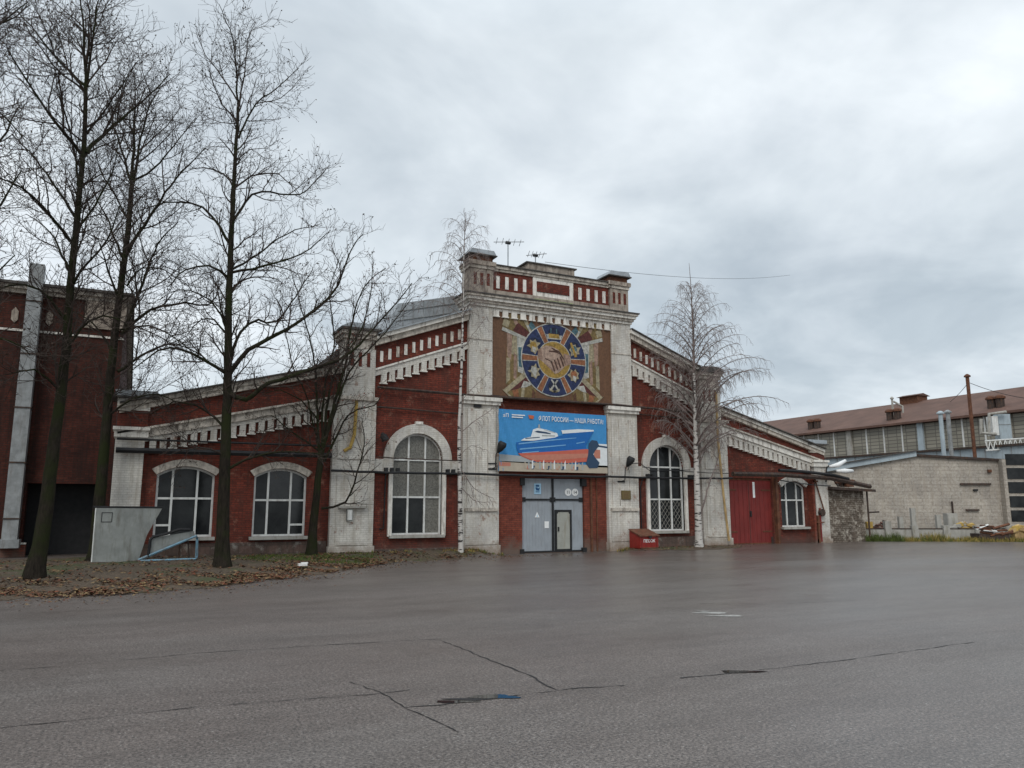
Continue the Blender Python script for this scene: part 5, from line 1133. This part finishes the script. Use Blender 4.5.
# birches
def birch(label, y, trunk, r0, r1, spec, topdark, kl, dens, extra=[]):
    T = Tree('birch_tree', label, at(trunk[0][0], trunk[0][1], y), up=.12, droop=1.0, twigm='birchtwig', barkm='birch', dens=dens, minr=.0055, kidang=(25, 50)); T.maxlev = 4
    tp = px_path(trunk, y, 0, .3, .01); n = len(tp); rs = [r0+(r1-r0)*(i/(n-1))**.75 for i in range(n)]; rs[0] *= 1.35; tp[0].z -= .2
    k = int(n*topdark); T.tr.tube(tp[:k+1], rs[:k+1], T.bm, 12, cap=False); T.tr.tube(tp[k:], rs[k:], M['birchtwig'], 8, cap=False)
    z0, z1, N_, Lf = spec
    for i in range(N_):
        u = (i+random.random()*.8)/N_; z = z0+(z1-z0)*u
        j = min(range(n), key=lambda a: abs(tp[a].z-z)); az = i*2.4+random.uniform(-.4, .4); Lb = Lf(u)*random.uniform(.75, 1.15)
        d = Vector((math.cos(az), math.sin(az), random.uniform(.7, 1.15)+.45*u+(2.2*max(0, u-.85)/.15))).normalized(); q_ = tp[j].copy(); path = [q_.copy()]
        m_ = 9
        for s_ in range(m_):
            d = (d+Vector((random.gauss(0, .05), random.gauss(0, .05), -.13*(s_/m_)*2-.02))).normalized(); q_ = q_+d*Lb/m_; path.append(q_.copy())
        T.limb(path, max(.012, min(.045, rs[j]*.45)), .007, 2, start=.12, klen=kl)
    for pts, a, b_, dy in extra: T.limb(px_path(pts, y, dy, .25, .03), a, b_, 2, klen=kl)
    T.done(); print('birch', T.count)
birch('large white barked birch in front of the pilaster between right arched window and red gate', -.9, [(699, 546), (697.5, 500), (695.5, 440), (694, 380), (693, 330), (691, 290), (689, 263)], .20, .008,
      (4.2, 12.9, 96, lambda u: 4.3*(1-u)**.75+.8 if u > .12 else 3.6), .60, .82, .95, [([(699, 522), (706, 495), (716, 465), (722, 440)], .05, .012, -.6), ([(697, 470), (708, 440), (712, 410)], .03, .01, .5), ([(695, 430), (712, 412), (740, 400), (765, 412)], .035, .008, -.5)])
birch('slim birch with thin trunk before the white pilaster left of the banner', -.75, [(461, 552), (460, 500), (459, 440), (461, 380), (463, 310), (464, 250), (466, 214)], .115, .012,
      (10.0, 14.5, 34, lambda u: 1.7*(1-u)**.6+.5), .86, .7, 1.2, [([(461, 432), (480, 418), (499, 404)], .022, .008, -.3), ([(461, 468), (474, 488), (492, 498)], .022, .008, -.3), ([(461, 488), (474, 500), (490, 502)], .018, .008, -.4), ([(461, 455), (472, 445), (485, 450)], .015, .007, -.3), ([(462, 400), (476, 385), (490, 372)], .018, .007, -.3), ([(462, 350), (476, 330), (486, 318)], .018, .007, -.3)])

# ------------------------------------------------------------------ world and light
W = bpy.data.worlds.new('World'); S.world = W; W.use_nodes = True; nt = W.node_tree
for n_ in list(nt.nodes): nt.nodes.remove(n_)
out = nt.nodes.new('ShaderNodeOutputWorld'); sky = nt.nodes.new('ShaderNodeTexSky'); sky.sky_type = 'NISHITA'; sky.sun_disc = False
SE, SA = 42., -70.   # sun elevation / azimuth from +x
az = math.radians(-128)
sky.sun_elevation = math.radians(SE); sky.sun_rotation = math.radians(90)-az
bg1 = nt.nodes.new('ShaderNodeBackground'); bg1.inputs['Strength'].default_value = .07; L(nt, sky.outputs[0], bg1.inputs[0])
tc = nt.nodes.new('ShaderNodeTexCoord'); sp = nt.nodes.new('ShaderNodeSeparateXYZ'); L(nt, tc.outputs['Generated'], sp.inputs[0])
def mth(op, a, b_=None, c_=None):
    n_ = nt.nodes.new('ShaderNodeMath'); n_.operation = op
    for i, v in enumerate((a, b_, c_)):
        if v is None: continue
        if isinstance(v, (int, float)): n_.inputs[i].default_value = v
        else: L(nt, v, n_.inputs[i])
    return n_.outputs[0]
zz = mth('ADD', mth('MAXIMUM', sp.outputs[2], 0.), .22)
cb = nt.nodes.new('ShaderNodeCombineXYZ'); L(nt, mth('DIVIDE', sp.outputs[0], zz), cb.inputs[0]); L(nt, mth('DIVIDE', sp.outputs[1], zz), cb.inputs[1]); cb.inputs[2].default_value = 3.7
def wn(scale, det, rough, dist=0.):
    n_ = nt.nodes.new('ShaderNodeTexNoise'); n_.inputs['Scale'].default_value = scale; n_.inputs['Detail'].default_value = det; n_.inputs['Roughness'].default_value = rough; n_.inputs['Distortion'].default_value = dist
    L(nt, cb.outputs[0], n_.inputs['Vector']); return n_.outputs['Fac']
c1 = ramp(nt, wn(.8, 6, .55, .35), .38, .64, (.45, .51, .56), (.79, .835, .87))
c2 = ramp(nt, wn(2.1, 6, .55, .5), .34, .68, (.82, .84, .86), (1.08, 1.08, 1.07))
cl = mix(nt, 1., c1, c2, 'MULTIPLY')
el = ramp(nt, sp.outputs[2], .55, .95, (1, 1, 1), (1.9, 1.9, 1.9))     # overcast sky is brightest overhead
cl = mix(nt, 1., cl, el, 'MULTIPLY')
bg2 = nt.nodes.new('ShaderNodeBackground'); L(nt, cl, bg2.inputs[0]); bg2.inputs['Strength'].default_value = 1.
ms2 = nt.nodes.new('ShaderNodeMixShader'); ms2.inputs[0].default_value = .92; L(nt, bg1.outputs[0], ms2.inputs[1]); L(nt, bg2.outputs[0], ms2.inputs[2]); L(nt, ms2.outputs[0], out.inputs[0])
sd = bpy.data.lights.new('sun', 'SUN'); sd.energy = 1.0; sd.angle = math.radians(28); sd.color = (1, .97, .93); so = bpy.data.objects.new('sun', sd); COL.objects.link(so)
dv = Vector((math.cos(az)*math.cos(math.radians(SE)), math.sin(az)*math.cos(math.radians(SE)), math.sin(math.radians(SE))))
so.rotation_euler = dv.to_track_quat('Z', 'Y').to_euler(); so.location = (0, -20, 30)
S.view_settings.view_transform = 'Standard'; S.view_settings.look = 'None'; S.view_settings.exposure = .35; S.view_settings.gamma = 1
S.render.engine = 'CYCLES'
